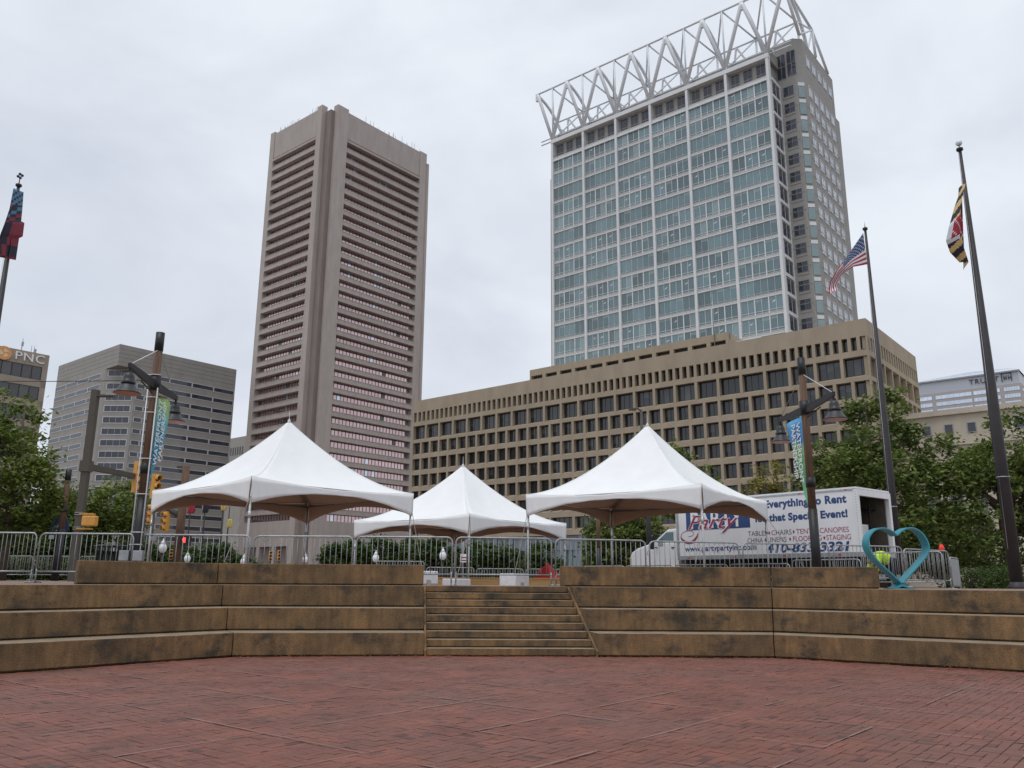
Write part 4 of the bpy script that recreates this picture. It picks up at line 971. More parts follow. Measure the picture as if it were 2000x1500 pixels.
# ------------------------------------------------------------------ flagpoles and flags
def pole(name, base, ztop, r0, r1, label, fin):
    x, y = base; z0 = gz(x, y); o = empty('flagpole', (x, y, z0), 0, label, 'flagpole'); H = ztop-z0
    MB().path([(0, 0, 0), (0, 0, H*.35), (0, 0, H)], [r0, r0*.9, r1], 18).build('shaft', M['bronzepole'], o)
    MB().lathe([(r0*1.5, 0), (r0*1.5, .05), (r0*1.15, .14), (r0, .2)], 18).build('base_collar', M['bronzepole'], o)
    MB().lathe([(r1*.8, -.02), (r1*2, .03), (r1*2, .1), (r1*.8, .14)], 14, (0, 0, H)).build('truck_cap', M['black'], o)
    if fin == 'ball': MB().path([(0, 0, H+.1), (0, 0, H+.22)], .02, 6).build('ball_stem', M['galv'], o); MB().lathe([(.11*sin(t), -.11*cos(t)) for t in [pi*k/12 for k in range(13)]], 18, (0, 0, H+.31)).build('ball', M['globe'], o)
    elif fin == 'cross':
        b = MB().path([(0, 0, H+.1), (0, 0, H+.38)], .018, 6)
        for a in range(4):
            an = a*pi/2+.2; b.lathe([(.055*sin(t), -.055*cos(t)) for t in [pi*k/6 for k in range(7)]], 8, (.08*cos(an), 0, H+.46+.08*sin(an)))
        b.build('cross_finial', M['bronzepole'], o)
    else: MB().path([(0, 0, H+.1), (0, 0, H+.4)], [.02, .004], 6).build('spike', M['galv'], o)
    MB().path([(-r0*.9, -.06, 1.2), (-r1-.03, -.06, H-.1)], .008, 4).build('halyard', M['whitemetal'], o)
    MB().path([(0, 0, 3.4), (0, 0, 3.43)], r0*1.02, 14).build('tie_band', M['galv'], o)
    return o
pU = pole('u', (14.70, 32.0), 15.92, .165, .05, 'dark flagpole with the striped flag, rising behind the teal heart', 'spike')
pM = pole('m', (15.51, 26.0), 16.22, .19, .055, 'dark flagpole with white ball finial at the right edge', 'ball')
pL = pole('l', (-18.93, 29.0), 16.14, .16, .055, 'dark flagpole with cross finial at the left edge', 'cross')
def flag(name, rows_, cols_, shape, color, mats, label, loc):
    b = MB(); vs = [[shape(c/cols_, r/rows_) for c in range(cols_+1)] for r in range(rows_+1)]
    b.sweep(vs, 0, False, False); b.sm = [True]*len(b.f); i = 0
    for r in range(rows_):
        for c in range(cols_): b.m[i] = color((c+.5)/cols_, (r+.5)/rows_, r, c); i += 1
    o = b.build('flag', mats, None, loc); tag(o, label, 'flag'); sm = o.modifiers.new('t', 'SOLIDIFY'); sm.thickness = .006; return o
FR, FW, FB = plain('flag_red', (.35, .025, .045), .8), plain('flag_white', (.68, .68, .72), .8), plain('flag_blue', (.035, .06, .17), .8)
FK, FG = plain('flag_black', (.025, .022, .04), .8), plain('flag_gold', (.6, .42, .18), .8)
FC = plain('flag_sky_blue', (.08, .2, .32), .8)
# striped flag: hoist down the pole, fly drooping to the left
A0 = at(1686, 455, 31.9); A1 = at(1694, 516, 31.9); F0 = at(1652, 528, 31.2); F1 = at(1622, 573, 31.0)
def us_shape(u, v):
    h = A0.lerp(A1, v); top = [A0, at(1662, 490, 31.6), at(1632, 530, 31.3), at(1623, 548, 31.1), at(1621, 573, 31.0)]; bot = [A1, at(1665, 522, 31.7), at(1645, 535, 31.5), at(1634, 558, 31.4), at(1630, 571, 31.3)]
    def bz(P, t):
        k = min(3, int(t*4)); f = t*4-k; return P[k].lerp(P[k+1], f)
    p = bz(top, u).lerp(bz(bot, u), v); w_ = .18*u*sin(u*9+v*2.5); return p+Vector((.05*sin(v*9)*u, w_, 0))
def us_color(u, v, r, c):
    if u < .4 and v < 7/13:
        return 1 if (r % 3 == 1 and c % 2 == (r//3) % 2) else 2
    return 0 if int(v*13) % 2 == 0 else 1
flag('us', 39, 44, us_shape, us_color, [FR, FW, FB], 'red and white striped flag with blue starred corner', (0, 0, 0))
# chequered flag hanging limp and folded on the ball pole
def md_shape(u, v):
    spine0, spine1 = at(1879.5, 362, 25.7), at(1893, 432, 25.7)
    out_ = [at(1879, 366, 25.6), at(1868, 400, 25.5), at(1858, 440, 25.4), at(1853.5, 466, 25.5), at(1862, 488, 25.6), at(1880, 507, 25.8)]
    inn_ = [at(1879.5, 360, 25.8), at(1881, 385, 25.8), at(1884, 415, 25.7), at(1887, 452, 25.7), at(1890, 490, 25.8), at(1889, 523, 25.9)]
    k = min(4, int(v*5)); f = v*5-k; a = inn_[k].lerp(inn_[k+1], f); b = out_[k].lerp(out_[k+1], f)
    return a.lerp(b, u)+Vector((0, .22*sin(u*6.5+v*1.5), 0))
def md_color(u, v, r, c):
    w_ = v*11-u*2.2
    if .36 < v < .62 and u < .86:
        return 0 if (c*2+r) % 9 else 1
    if .36 < v < .66 and u >= .6: return 1
    return 3 if int(math.floor(w_+20)) % 2 == 0 else 2
flag('md', 60, 20, md_shape, md_color, [FR, FW, FK, FG], 'black and gold banded flag with red and white quarter, hanging limp', (0, 0, 0))
def ba_shape(u, v):
    inn_ = [at(32.5, 366, 28.8), at(30, 400, 28.8), at(27, 430, 28.8), at(23, 460, 28.8), at(17, 500, 28.8)]
    out_ = [at(31, 372, 28.6), at(23, 412, 28.5), at(13, 440, 28.4), at(3, 466, 28.4), at(2, 505, 28.6)]
    k = min(3, int(v*4)); f = v*4-k
    p = inn_[k].lerp(inn_[k+1], f).lerp(out_[k].lerp(out_[k+1], f), min(1, u/.72))
    if u > .72: p = p.lerp(inn_[k].lerp(inn_[k+1], f)+Vector((.16 if .45 < v < .7 else .03, .3, 0)), (u-.72)/.28*1.0)
    return p+Vector((0, .15*sin(u*7), 0))
def ba_color(u, v, r, c):
    if v < .2: return 0 if (r+c) % 3 else 2
    if v < .46: return (2, 2, 0, 2, 1)[(r//2+c//2) % 5]
    if u > .82 and v < .8: return 1
    if v < .6: return 0 if u < .5 else (1 if u < .75 else 2)
    return (1, 2, 1, 2, 2)[(c//3+r//5) % 5]
flag('ba', 36, 18, ba_shape, ba_color, [FC, plain('flag_dull_red', (.22, .03, .05), .8), FK, FW], 'blue, red and black flag hanging limp at the left edge', (0, 0, 0))

# ------------------------------------------------------------------ teal heart sculpture
HY = 20.25
def hp(px, py):
    p = at(px, py, HY); return Vector((p.x, p.z))
ctl = [(1763, 1142), (1744, 1124), (1722, 1104), (1706, 1086), (1697.5, 1071), (1695.5, 1058), (1699, 1045), (1708, 1035), (1721, 1030), (1734, 1031.5), (1745, 1037), (1753, 1044),
       (1762, 1035.5), (1774, 1030), (1788, 1031), (1802, 1040), (1812, 1054), (1816.5, 1069), (1812, 1085), (1798, 1103), (1779, 1124), (1763, 1142)]
def cr_pts(P, n=5):
    o = []
    for i in range(len(P)-1):
        a, b = P[i], P[i+1]; a0 = P[i-1] if i and i != 11 else a; b1 = P[i+2] if i+2 < len(P) and i != 10 else b
        for k in range(n):
            t = k/n; o.append(.5*((2*a)+(b-a0)*t+(2*a0-5*a+4*b-b1)*t*t+(3*a-a0-3*b+b1)*t**3))
    o.append(P[-1]); return o
HP = cr_pts([hp(*c) for c in ctl]); hc = hp(1757, 1142); hz0 = GZ
hrt = empty('heart_sculpture', (hc.x, HY, hz0), 0, 'teal painted steel heart sculpture standing on the right tier', 'sculpture')
hb = MB(); secs = []; TH, DP = .032, .37
for i, p in enumerate(HP):
    t = (HP[min(i+1, len(HP)-1)]-HP[max(i-1, 0)]).normalized(); n = Vector((-t.y, t.x))
    a, b = p-n*0, p-n*TH
    secs.append([(a.x-hc.x, 0, a.y-hz0), (b.x-hc.x, 0, b.y-hz0), (b.x-hc.x, DP, b.y-hz0), (a.x-hc.x, DP, a.y-hz0)])
hb.sweep(secs); hb.build('heart_band', M['teal'], hrt, bevel=.004)
tip = HP[0]; tx, tz_ = tip.x-hc.x, tip.y-hz0
ft = MB()
for s in (-1, 1):
    P = [(tx, 0, tz_+.02), (tx, DP, tz_+.02), (tx+s*.26, DP, -.0), (tx+s*.26, 0, 0), (tx, 0, tz_-.04), (tx, DP, tz_-.04), (tx+s*.2, DP, -.0), (tx+s*.2, 0, 0)]
    ft.add(P, [(0, 1, 2, 3), (7, 6, 5, 4), (0, 3, 7, 4), (2, 1, 5, 6), (3, 2, 6, 7)])
ft.build('splayed_foot', M['teal'], hrt)
MB().box(tx-.3, tx+.3, -.02, DP+.02, .004, .02).build('base_plate', M['teal'], hrt)

# ------------------------------------------------------------------ box truck
TZ = 1.1; tO = Vector((12.1, 29.0)); TA = math.atan2(-.77, .64)
trk = empty('box_truck', (tO.x, tO.y, TZ), TA, 'white rental box truck with blue and maroon lettering and open rear', 'truck')
TX = Vector((cos(TA), sin(TA), 0)); TY = Vector((-sin(TA), cos(TA), 0))
def side(px, py):      # pixel to (x, z) on the near side wall of the box
    d = ray(px, py); o = Vector((tO.x, tO.y, 0)); t = o.dot(TY)/d.dot(TY); p = d*t; return (p-o).dot(TX), p.z+EYE-TZ
zb, zt_ = 1.53, 3.80; LB_, WB_ = 8.02, 2.4
MB().box(-LB_, -.12, 0, .04, zb+.02, zt_-.06).build('side_panel', M['truckwhite'], trk)
MB().box(-LB_, -.12, WB_-.04, WB_, zb+.02, zt_-.06).build('side_panel', M['truckwhite'], trk)
MB().box(-LB_-.05, -LB_, 0, WB_, zb, zt_-.03).build('front_wall', M['truckwhite'], trk)
MB().box(-LB_-.05, -.02, -.012, WB_+.012, zt_-.06, zt_).build('roof', M['truckwhite'], trk)
MB().box(-LB_-.02, -.12, -.02, .03, zt_-.12, zt_-.062).build('top_rail', M['galv'], trk)
MB().box(-LB_, 0, -.02, WB_+.02, zb-.14, zb+.018).build('rub_rail', M['galv'], trk)
rfm_ = MB().box(-.12, .02, -.015, .13, zb+.02, zt_-.08).box(-.12, .02, WB_-.13, WB_+.015, zb+.02, zt_-.08).box(-.12, .02, .13, WB_-.13, zt_-.3, zt_-.08)
rfm_.build('rear_frame', M['truckwhite'], trk)
MB().box(-LB_+.05, -.2, .045, WB_-.045, zb+.022, zb+.05).build('load_floor', M['interior'], trk)
MB().box(-LB_+.05, -.2, .042, .06, zb+.06, zt_-.1).box(-LB_+.05, -.2, WB_-.06, WB_-.042, zb+.06, zt_-.1).build('inner_side', M['interior'], trk)
rk = MB()
for z in (zb+.9, zb+1.6): rk.box(-3.6, -.5, WB_-.6, WB_-.1, z, z+.05)
for x in (-3.5, -2.0, -.55): rk.box(x-.03, x+.03, WB_-.6, WB_-.54, zb+.06, zt_-.15)
rk.box(-3.4, -.7, .1, .7, zb+.06, zb+.95)
rk.build('rack', M['chassis'], trk)
MB().box(-2.6, -.6, .75, WB_-.62, zb+.06, zb+1.05).build('stacked_load', M['truckwhite'], trk)
MB().box(-LB_+.1, -.3, .5, 1.9, .55, zb-.145).build('chassis', M['chassis'], trk)
MB().box(-5.6, -3.2, .12, .5, .55, 1.1).build('tool_box', M['chassis'], trk, bevel=.02)
MB().box(.0, .25, .3, 2.1, .62, .8).build('step_bumper', M['galvd'], trk)
def wheel(x, y):
    w_ = MB().lathe([(.2, -.14), (.46, -.14), (.5, -.09), (.5, .09), (.46, .14), (.2, .14)], 26); w_.v = [(v[0], v[2], v[1]) for v in w_.v]; w_.f = [f[::-1] for f in w_.f]
    o = w_.build('wheel', M['rubber'], trk, (x, y, .5)); r_ = MB().lathe([(.05, -.06), (.26, -.1), (.3, -.145), (.3, .1)], 20); r_.v = [(v[0], v[2], v[1]) for v in r_.v]; r_.f = [f[::-1] for f in r_.f]
    r_.build('rim', M['galv'], o)
for x, ys in ((-9.9, (.28, 2.12)), (-2.2, (.2, .5, 1.9, 2.2))):
    for y in ys: wheel(x, y)
# cab: profile extruded across the width
cz = lambda z: z-TZ
prof = [(-8.1, .62), (-8.1, cz(3.72)), (-8.25, cz(3.8)), (-8.68, cz(3.77)), (-9.38, cz(3.3)), (-9.6, cz(3.22)), (-10.4, cz(3.02)), (-10.72, cz(2.86)), (-10.84, cz(2.6)), (-10.86, .72), (-10.5, .6), (-10.46, .85), (-10.25, 1.06), (-9.9, 1.13), (-9.55, 1.06), (-9.34, .85), (-9.3, .6)]
cb_ = MB(); secs = []
for y, k in ((.2, 0), (.12, .0), (2.28, .0), (2.2, 0)):
    cxm, czm = -9.3, 1.6; q = .97 if y in (.2, 2.2) and False else 1
    secs.append([(x, y, z) for x, z in prof])
cb_.sweep([[(x, .14, z) for x, z in prof], [(x, 2.26, z) for x, z in prof]]); cb_.build('cab', M['truckwhite'], trk, bevel=.06)
gw = MB(); gw.prism([(0, 0)]*3, 0, 0) if False else None
def sidepoly(name, pts, y0, y1, material, bev=0):
    b = MB(); b.sweep([[(x, y0, z) for x, z in pts], [(x, y1, z) for x, z in pts]]); return b.build(name, material, trk, bevel=bev)
sidepoly('side_window', [(-8.33, cz(3.24)), (-8.33, cz(3.66)), (-8.7, cz(3.66)), (-9.22, cz(3.3)), (-9.22, cz(3.24))], .13, .16, M['glass_teal'])
sidepoly('door', [(-8.24, cz(2.1)), (-8.24, cz(3.2)), (-9.26, cz(3.2)), (-9.26, cz(2.1))], .125, .16, M['truckwhite'], .015)
MB().box(-8.45, -8.3, .1, .13, cz(2.98), cz(3.03)).build('door_handle', M['chassis'], trk)
MB().box(-9.3, -9.2, -.28, -.08, cz(2.95), cz(3.42)).box(-9.27, -9.22, -.1, .2, cz(3.0), cz(3.05)).build('mirror', M['chassis'], trk)
b = MB(); b.add([(-8.76, .25, cz(3.73)), (-8.76, 2.15, cz(3.73)), (-9.36, 2.15, cz(3.34)), (-9.36, .25, cz(3.34))], [(0, 1, 2, 3)]); b.build('windscreen', M['glass_teal'], trk, (-.02, 0, .02))
for y in (.22, 1.9): MB().box(-10.9, -10.78, y, y+.28, cz(2.42), cz(2.66)).build('headlight', M['globe'], trk, bevel=.02)
MB().box(-10.92, -10.84, .55, 1.85, cz(2.2), cz(2.68)).build('grille', M['chassis'], trk)
MB().box(-11.0, -10.8, .1, 2.3, cz(1.75), cz(2.05)).build('bumper', M['galvd'], trk, bevel=.03)
MB().box(-10.83, -10.77, .12, .2, cz(2.5), cz(2.6)).build('indicator', M['yellow'], trk)
MB().box(-9.3, -8.2, .0, .3, .55, .66).build('cab_step', M['galvd'], trk)
SP = -.003
for k in range(5): MB().box(-7.6+k*1.8-.05, -7.6+k*1.8+.05, -.03, -.018, zt_-.105, zt_-.075).build('marker_light', M['yellow'] if k < 3 else M['redtarp'], trk)
for k in range(4): MB().box(-7.4+k*2.2-.06, -7.4+k*2.2+.06, -.032, -.02, zb-.09, zb-.04).build('side_reflector', M['redtarp'], trk)
rv = MB()
for k in range(22):
    for x in (-.05, -LB_+.06): rv.box(x-.012, x+.012, -.02, -.012, zb+.1+k*.095, zb+.124+k*.095)
rv.box(-LB_-.02, -LB_+.1, -.012, .0, zb+.02, zt_-.12); tag(rv.build('rivet_strip', M['galv'], trk), kind='stuff')
def side_text(name, key, m_, x0, x1, z0, z1, y=SP): return put_text(name, key, m_, trk, (x0, y, z0), (1, 0, 0), (0, 0, 1), x1-x0, z1-z0, .002)
r_ = lambda z: z-TZ
side_text('lettering', 'rent', M['navy'], -3.72, -.40, r_(4.27), r_(4.66)); side_text('lettering', 'event', M['navy'], -4.2, -.40, r_(3.77), r_(4.14))
bluep = MB().box(-7.52, -4.42, -.004, .001, r_(3.67), r_(4.5)); bluep.build('blue_logo_panel', M['navy'], trk)
side_text('lettering', 'PARTY', M['whiteprint'], -7.28, -4.72, r_(3.73), r_(4.42), -.008)
side_text('script_outline', 'partyw', M['whiteprint'], -7.45, -4.92, r_(3.50), r_(4.28), -.012); side_text('script_lettering', 'party', M['maroon'], -7.42, -4.95, r_(3.52), r_(4.26), -.016)
sw_ = MB(); cpts = [(-6.95, 3.55), (-7.0, 3.4), (-7.25, 3.2), (-7.55, 3.2), (-7.78, 3.34), (-7.8, 3.5), (-7.62, 3.63), (-7.35, 3.66), (-7.15, 3.58), (-7.22, 3.46), (-7.42, 3.42)]
cv = cr_pts([Vector(c) for c in cpts], 5)
for i in range(len(cv)-1):
    t = (cv[i+1]-cv[i]).normalized(); n = Vector((-t.y, t.x)); f = i/len(cv); w0 = .012+.05*max(0, sin(pi*min(1, f*2.2))); 
    a, b, c, d = cv[i]-n*w0, cv[i+1]-n*w0, cv[i+1]+n*w0, cv[i]+n*w0
    sw_.quad(*[(p.x, -.006, p.y-TZ) for p in (a, b, c, d)])
sw_.build('swash', M['maroon'], trk)
for key, a, b, y in (('l1a', 1461, 1498, 1042), ('l1b', 1507, 1546, 1040), ('l1c', 1555, 1592, 1038), ('l1d', 1601, 1658, 1035), ('l2a', 1460, 1490, 1052), ('l2b', 1499, 1536, 1051), ('l2c', 1549, 1605, 1050), ('l2d', 1614, 1662, 1047)):
    x0, x1 = side(a, y)[0], side(b, y)[0]; z0 = r_(3.34) if key[1] == '1' else r_(3.08); side_text('list_lettering', key, M['greyprint'] if key in ('l1a', 'l2a', 'l2b', 'l1b') else M['maroon'], x0, x1, z0, z0+.185)
for px, l1 in ((1502.5, 1), (1550.5, 1), (1596.5, 1), (1494.5, 0), (1542.5, 0), (1609.5, 0)):
    x0 = side(px, 1043)[0]; z0 = (r_(3.34) if l1 else r_(3.08))+.09; MB().quad((x0-.045, SP-.002, z0), (x0, SP-.002, z0-.075), (x0+.045, SP-.002, z0), (x0, SP-.002, z0+.075)).build('diamond', M['maroon'], trk)
side_text('lettering', 'www', M['navy'], -7.64, -4.2, r_(2.75), r_(3.03)); side_text('telephone_number', 'tel', M['navy'], -3.78, -.42, r_(2.68), r_(3.03))

# ------------------------------------------------------------------ person bending behind the barriers
pz = at(1741, 1120, 28.2); z0 = gz(pz.x, pz.y)
def skin_body(name, V_, E_, R_, m_, parent, sub=2):
    me = bpy.data.meshes.new(name); me.from_pydata(V_, E_, []); me.materials.append(m_)
    o = inst(name, me, parent); sk_ = o.modifiers.new('skin', 'SKIN'); o.modifiers.new('sub', 'SUBSURF').levels = sub; o.modifiers['sub'].render_levels = sub
    for i, r in enumerate(R_): d = me.skin_vertices[0].data[i]; d.radius = (r, r) if not isinstance(r, tuple) else r
    me.skin_vertices[0].data[0].use_root = True
    return o
per = empty('person', (pz.x, pz.y, z0), radians(10), 'person in a bright yellow hi-vis jacket bending over behind the barriers', 'person'); per.scale = (1.08, 1.08, 1.08)
# pelvis root, bent forward to the left; one continuous figure
V_ = [(0, 0, .88), (-.14, 0, 1.02), (-.33, 0, 1.10), (-.50, 0, 1.08), (-.58, 0, 1.03), (-.66, 0, .99), (-.74, -.0, .95),
      (-.5, -.19, 1.05), (-.56, -.24, .80), (-.66, -.2, .57), (-.68, -.19, .48), (-.5, .19, 1.05), (-.56, .24, .80), (-.66, .2, .57), (-.68, .19, .48),
      (.02, -.11, .82), (-.03, -.14, .46), (.04, -.14, .09), (-.14, -.14, .04), (.02, .11, .82), (-.05, .14, .46), (.02, .14, .09), (-.16, .14, .04)]
E_ = [(0, 1), (1, 2), (2, 3), (3, 4), (4, 5), (5, 6), (3, 7), (7, 8), (8, 9), (9, 10), (3, 11), (11, 12), (12, 13), (13, 14), (0, 15), (15, 16), (16, 17), (17, 18), (0, 19), (19, 20), (20, 21), (21, 22)]
R_ = [.16, .17, .18, .15, .065, .1, .095, .075, .058, .045, .04, .075, .058, .045, .04, .1, .07, .05, .04, .1, .07, .05, .04]
bd = skin_body('body', V_, E_, R_, M['trouser'], per)
jk = skin_body('jacket', [V_[i] for i in (0, 1, 2, 3, 7, 8, 9, 11, 12, 13)], [(0, 1), (1, 2), (2, 3), (3, 4), (4, 5), (5, 6), (3, 7), (7, 8), (8, 9)], [.178, .19, .2, .17, .09, .075, .06, .09, .075, .06], M['hiviz'], per)
MB().lathe([(.0, -.13), (.07, -.12), (.1, -.05), (.105, .03), (.08, .1), (.0, .135)], 14, (-.70, 0, .97)).build('head', M['skin'], per)
MB().lathe([(.112, .0), (.115, .05), (.09, .12), (.0, .155)], 14, (-.70, 0, .98)).build('cap', M['black'], per)
for s in (-.19, .19):      # hands
    hd = MB().path([(-.68, s, .5), (-.69, s, .43), (-.69, s, .38)], [.035, .045, .035], 8)
    for k in range(4): hd.path([(-.69+.012*k-.02, s+.016*k-.024, .39), (-.70+.012*k-.02, s+.016*k-.024, .335-.006*(k % 3)), (-.68+.012*k-.02, s+.016*k-.024, .30)], [.011, .01, .008], 6)
    hd.path([(-.66, s*.9, .44), (-.64, s*.84, .4), (-.655, s*.82, .36)], [.014, .012, .009], 6); hd.build('hand', M['skin'], per)
for z in (.55, .75):
    pass

# ------------------------------------------------------------------ street furniture
c = at(217, 1085, 22.3); z0 = gz(c.x, c.y); bn = empty('litter_bin', (c.x, c.y, z0), 0, 'black slatted litter bin with flared rim behind the left wall', 'litter bin')
MB().lathe([(.30, .05), (.31, .1), (.33, .82)], 22).build('liner', M['black'], bn)
for k in range(28):
    a = 2*pi*k/28; MB().path([(.335*cos(a), .335*sin(a), .03), (.345*cos(a), .345*sin(a), .78), (.42*cos(a), .42*sin(a), .93)], .014, 5).build('slat', M['black'], bn)
MB().lathe([(.40, .93), (.43, .93), (.43, .965), (.37, .985), (.3, .97)], 26).build('rim', M['black'], bn)

def signal_head(parent, p, n=3, rz=0, s=1.):
    h = empty('signal_head', p, rz); h.parent = parent
    MB().box(-.16*s, .16*s, -.1*s, .12*s, -.5*s*n/3*1.1, .5*s*n/3*1.1).build('housing', M['yellow'], h, bevel=.02)
    for k in range(n):
        z = (.36*(n-1)/2-.36*k)*s
        v = MB(); ring = [[(cos(a)*.15*s, -.1*s-d, z+sin(a)*.15*s) for a in [pi*(-.15)+1.3*pi*j/12 for j in range(13)]] for d in (0, .2*s)]
        ring2 = [[(cos(a)*.135*s, -.1*s-d, z+sin(a)*.135*s) for a in [pi*(-.15)+1.3*pi*j/12 for j in range(13)]] for d in (0, .2*s)]
        v.sweep([ring[0], ring[1], ring2[1], ring2[0]], 0, False, False); v.build('visor', M['yellow'], h)
        l_ = MB().lathe([(.13*s, 0), (.08*s, .03*s), (0, .04*s)], 14); l_.v = [(a, -b-.1*s, c_) for a, c_, b in l_.v]; l_.v = [(a, b, c_+z) for a, b, c_ in l_.v]; l_.build('lens', M['lensdark'], h)
    return h
# brown signal pole with mast arm on the left
D1 = 33.
top = at(187.5, 762, D1); bx = at(187.5, 762, D1); z0 = GZ
sp1 = empty('signal_pole', (top.x, top.y, z0), 0, 'square brown traffic signal pole with mast arm left of the lamp post', 'signal pole')
MB().prism([(-.13, -.13), (.13, -.13), (.13, .13), (-.13, .13)], 0, top.z-z0).build('pole', M['browpole'], sp1)
a0 = at(175, 911, D1)-Vector((top.x, top.y, z0)); a1 = at(262, 943, D1+4)-Vector((top.x, top.y, z0)); a0 = Vector((0, 0, a0.z))
mb_ = MB(); dv = (a1-a0); dv.z = 0; dn = dv.normalized(); sd_ = Vector((-dn.y, dn.x, 0))
a1.z = a0.z+.1
mb_.sweep([[a0+sd_*.11+Vector((0, 0, .12)), a0-sd_*.11+Vector((0, 0, .12)), a0-sd_*.11-Vector((0, 0, .12)), a0+sd_*.11-Vector((0, 0, .12))], [a1+sd_*.1+Vector((0, 0, .1)), a1-sd_*.1+Vector((0, 0, .1)), a1-sd_*.1-Vector((0, 0, .1)), a1+sd_*.1-Vector((0, 0, .1))]][::-1]); mb_.build('mast_arm', M['browpole'], sp1)
MB().box(.15, .75, -.12, .1, top.z-z0-.28, top.z-z0-.2).build('luminaire', M['browpole'], sp1)
MB().box(-.19, .19, -.19, .19, a0.z-.22, a0.z+.22).build('arm_clamp', M['browpole'], sp1)
signal_head(sp1, a1+Vector((.1, 0, -.05)), 4, radians(70), .95)
pb_ = at(178, 1018, D1-.3)-Vector((top.x, top.y, z0))
pbh = MB().box(pb_.x-.27, pb_.x+.27, -.55, -.25, pb_.z-.2, pb_.z+.2); pbh.build('pedestrian_signal', M['yellow'], sp1, bevel=.05)
MB().box(pb_.x-.45, pb_.x+.1, -.4, -.2, pb_.z+.25, pb_.z+.3).box(pb_.x-.5, pb_.x+.05, -.4, -.2, pb_.z-.32, pb_.z-.27).build('signal_bracket', M['yellow'], sp1)
for dz in (-.3, -.22, .27, .35): MB().box(-.16, .16, -.16, .16, pb_.z+dz-.012, pb_.z+dz+.012).build('steel_strap', M['galv'], sp1)
sg2 = at(304, 950, 40); c_ = sg2
# farther signal pole behind the left tent
D2 = 46.
t2 = at(364, 911, D2); sp2 = empty('signal_pole', (t2.x, t2.y, GZ), 0, 'dark timber signal pole standing behind the left tent', 'signal pole')
MB().path([(0, 0, 0), (0, 0, t2.z-GZ)], [.24, .2], 12).build('pole', M['wood'], sp2)
MB().box(-.5, .1, -.1, .1, t2.z-GZ-.1, t2.z-GZ+.02).build('luminaire', M['browpole'], sp2)
b0 = Vector((0, 0, at(357, 1009, D2).z-GZ)); b1 = at(305, 981, D2)-Vector((t2.x, t2.y, GZ)); MB().path([b0, b1], [.16, .11], 8).build('mast_arm', M['browpole'], sp2)
for px, py in ((325, 1019), (295, 1005)):
    q = at(px, py, D2)-Vector((t2.x, t2.y, GZ)); signal_head(sp2, q, 3, radians(-35), 1.0)
q = at(303, 950, 36); 
sh0 = empty('signal_pole', (q.x, q.y, GZ), 0, 'slim pole with one yellow signal head just right of the left lamp post', 'signal pole'); MB().path([(0, .2, 0), (0, .2, q.z-GZ+.5)], .05, 8).build('pole', M['browpole'], sh0); signal_head(sh0, Vector((0, 0, q.z-GZ)), 3, radians(60), .95)
q = at(362, 1055, D2-.6)-Vector((t2.x, t2.y, GZ)); pd = MB().box(q.x-.22, q.x+.26, q.y-.15, q.y+.15, q.z-.3, q.z+.3); pdo = pd.build('pedestrian_signal', M['black'], sp2)
MB().box(q.x-.07, q.x+.07, q.y-.165, q.y-.155, q.z-.14, q.z+.14).box(q.x-.1, q.x-.075, q.y-.165, q.y-.155, q.z-.05, q.z+.1).build('red_hand', M['red_lit'], pdo)
# slim timber pole with black top
t3 = at(135, 917, 38); b3 = empty('timber_pole', (t3.x, t3.y, GZ), 0, 'slim timber pole with black cap left of the brown signal pole', 'pole')
MB().path([(0, 0, 0), (0, 0, 2.3)], .16, 12).build('sleeve', M['black'], b3); MB().path([(0, 0, 2.3), (0, 0, t3.z-GZ-.5)], [.14, .12], 12).build('shaft', M['wood'], b3); MB().path([(0, 0, t3.z-GZ-.5), (0, 0, t3.z-GZ)], .13, 12).build('cap', M['black'], b3); MB().path([(0, 0, t3.z-GZ-1.95), (0, 0, t3.z-GZ-1.7)], .16, 12).build('band', M['black'], b3)
q = at(116, 1028, 38.6); bs_ = empty('round_sign', (q.x, q.y, q.z), 0, 'round blue sign fixed behind the slim timber pole', 'sign')
dd = MB().lathe([(.42, 0), (.42, .03)], 28); dd.v = [(a, c_, b) for a, b, c_ in dd.v]; dd.f = [f[::-1] for f in dd.f]; dd.build('disc', M['signblue'], bs_)
MB().path([(0, .05, -2.6), (0, .05, .3)], .03, 8).build('post', M['galvd'], bs_); MB().quad((-.15, -.006, -.22), (.02, -.006, -.22), (.1, -.006, .2), (-.05, -.006, .1)).build('white_mark', M['whiteprint'], bs_)
# acorn street lamps
def acorn(px, py, d, label, sc_=1.):
    p = at(px, py, d); z0 = gz(p.x, p.y); o = empty('acorn_lamp', (p.x, p.y, z0), 0, label, 'street lamp', 'white acorn street lamps beyond the barriers'); h = p.z-z0
    MB().path([(0, 0, 0), (0, 0, h-.3*sc_)], [.09, .06], 10).build('post', M['black'], o)
    MB().lathe([(.1, -.32), (.2, -.2), (.23, -.02), (.18, .14), (.12, .2), (.15, .23), (.07, .36), (.03, .42), (.03, .5)], 16, (0, 0, h)).build('globe', M['globe'], o)
acorn(318, 1069, 50, 'white acorn street lamp right of the left lamp post'); acorn(366, 1090, 62, 'small white acorn lamp below the red hand signal'); acorn(865, 1084, 55, 'white acorn lamp seen through the barrier left of the middle tent leg')
acorn(734, 1089, 58, 'white acorn lamp among the shrubs under the right edge of the left tent'); acorn(596, 1092, 66, 'white acorn lamp in front of the granite tower doorway'); acorn(137, 1093, 60, 'tiny white acorn lamp behind the brown signal pole foot'); acorn(476, 1096, 60, "tiny white acorn lamp low beside the left tent's front leg")
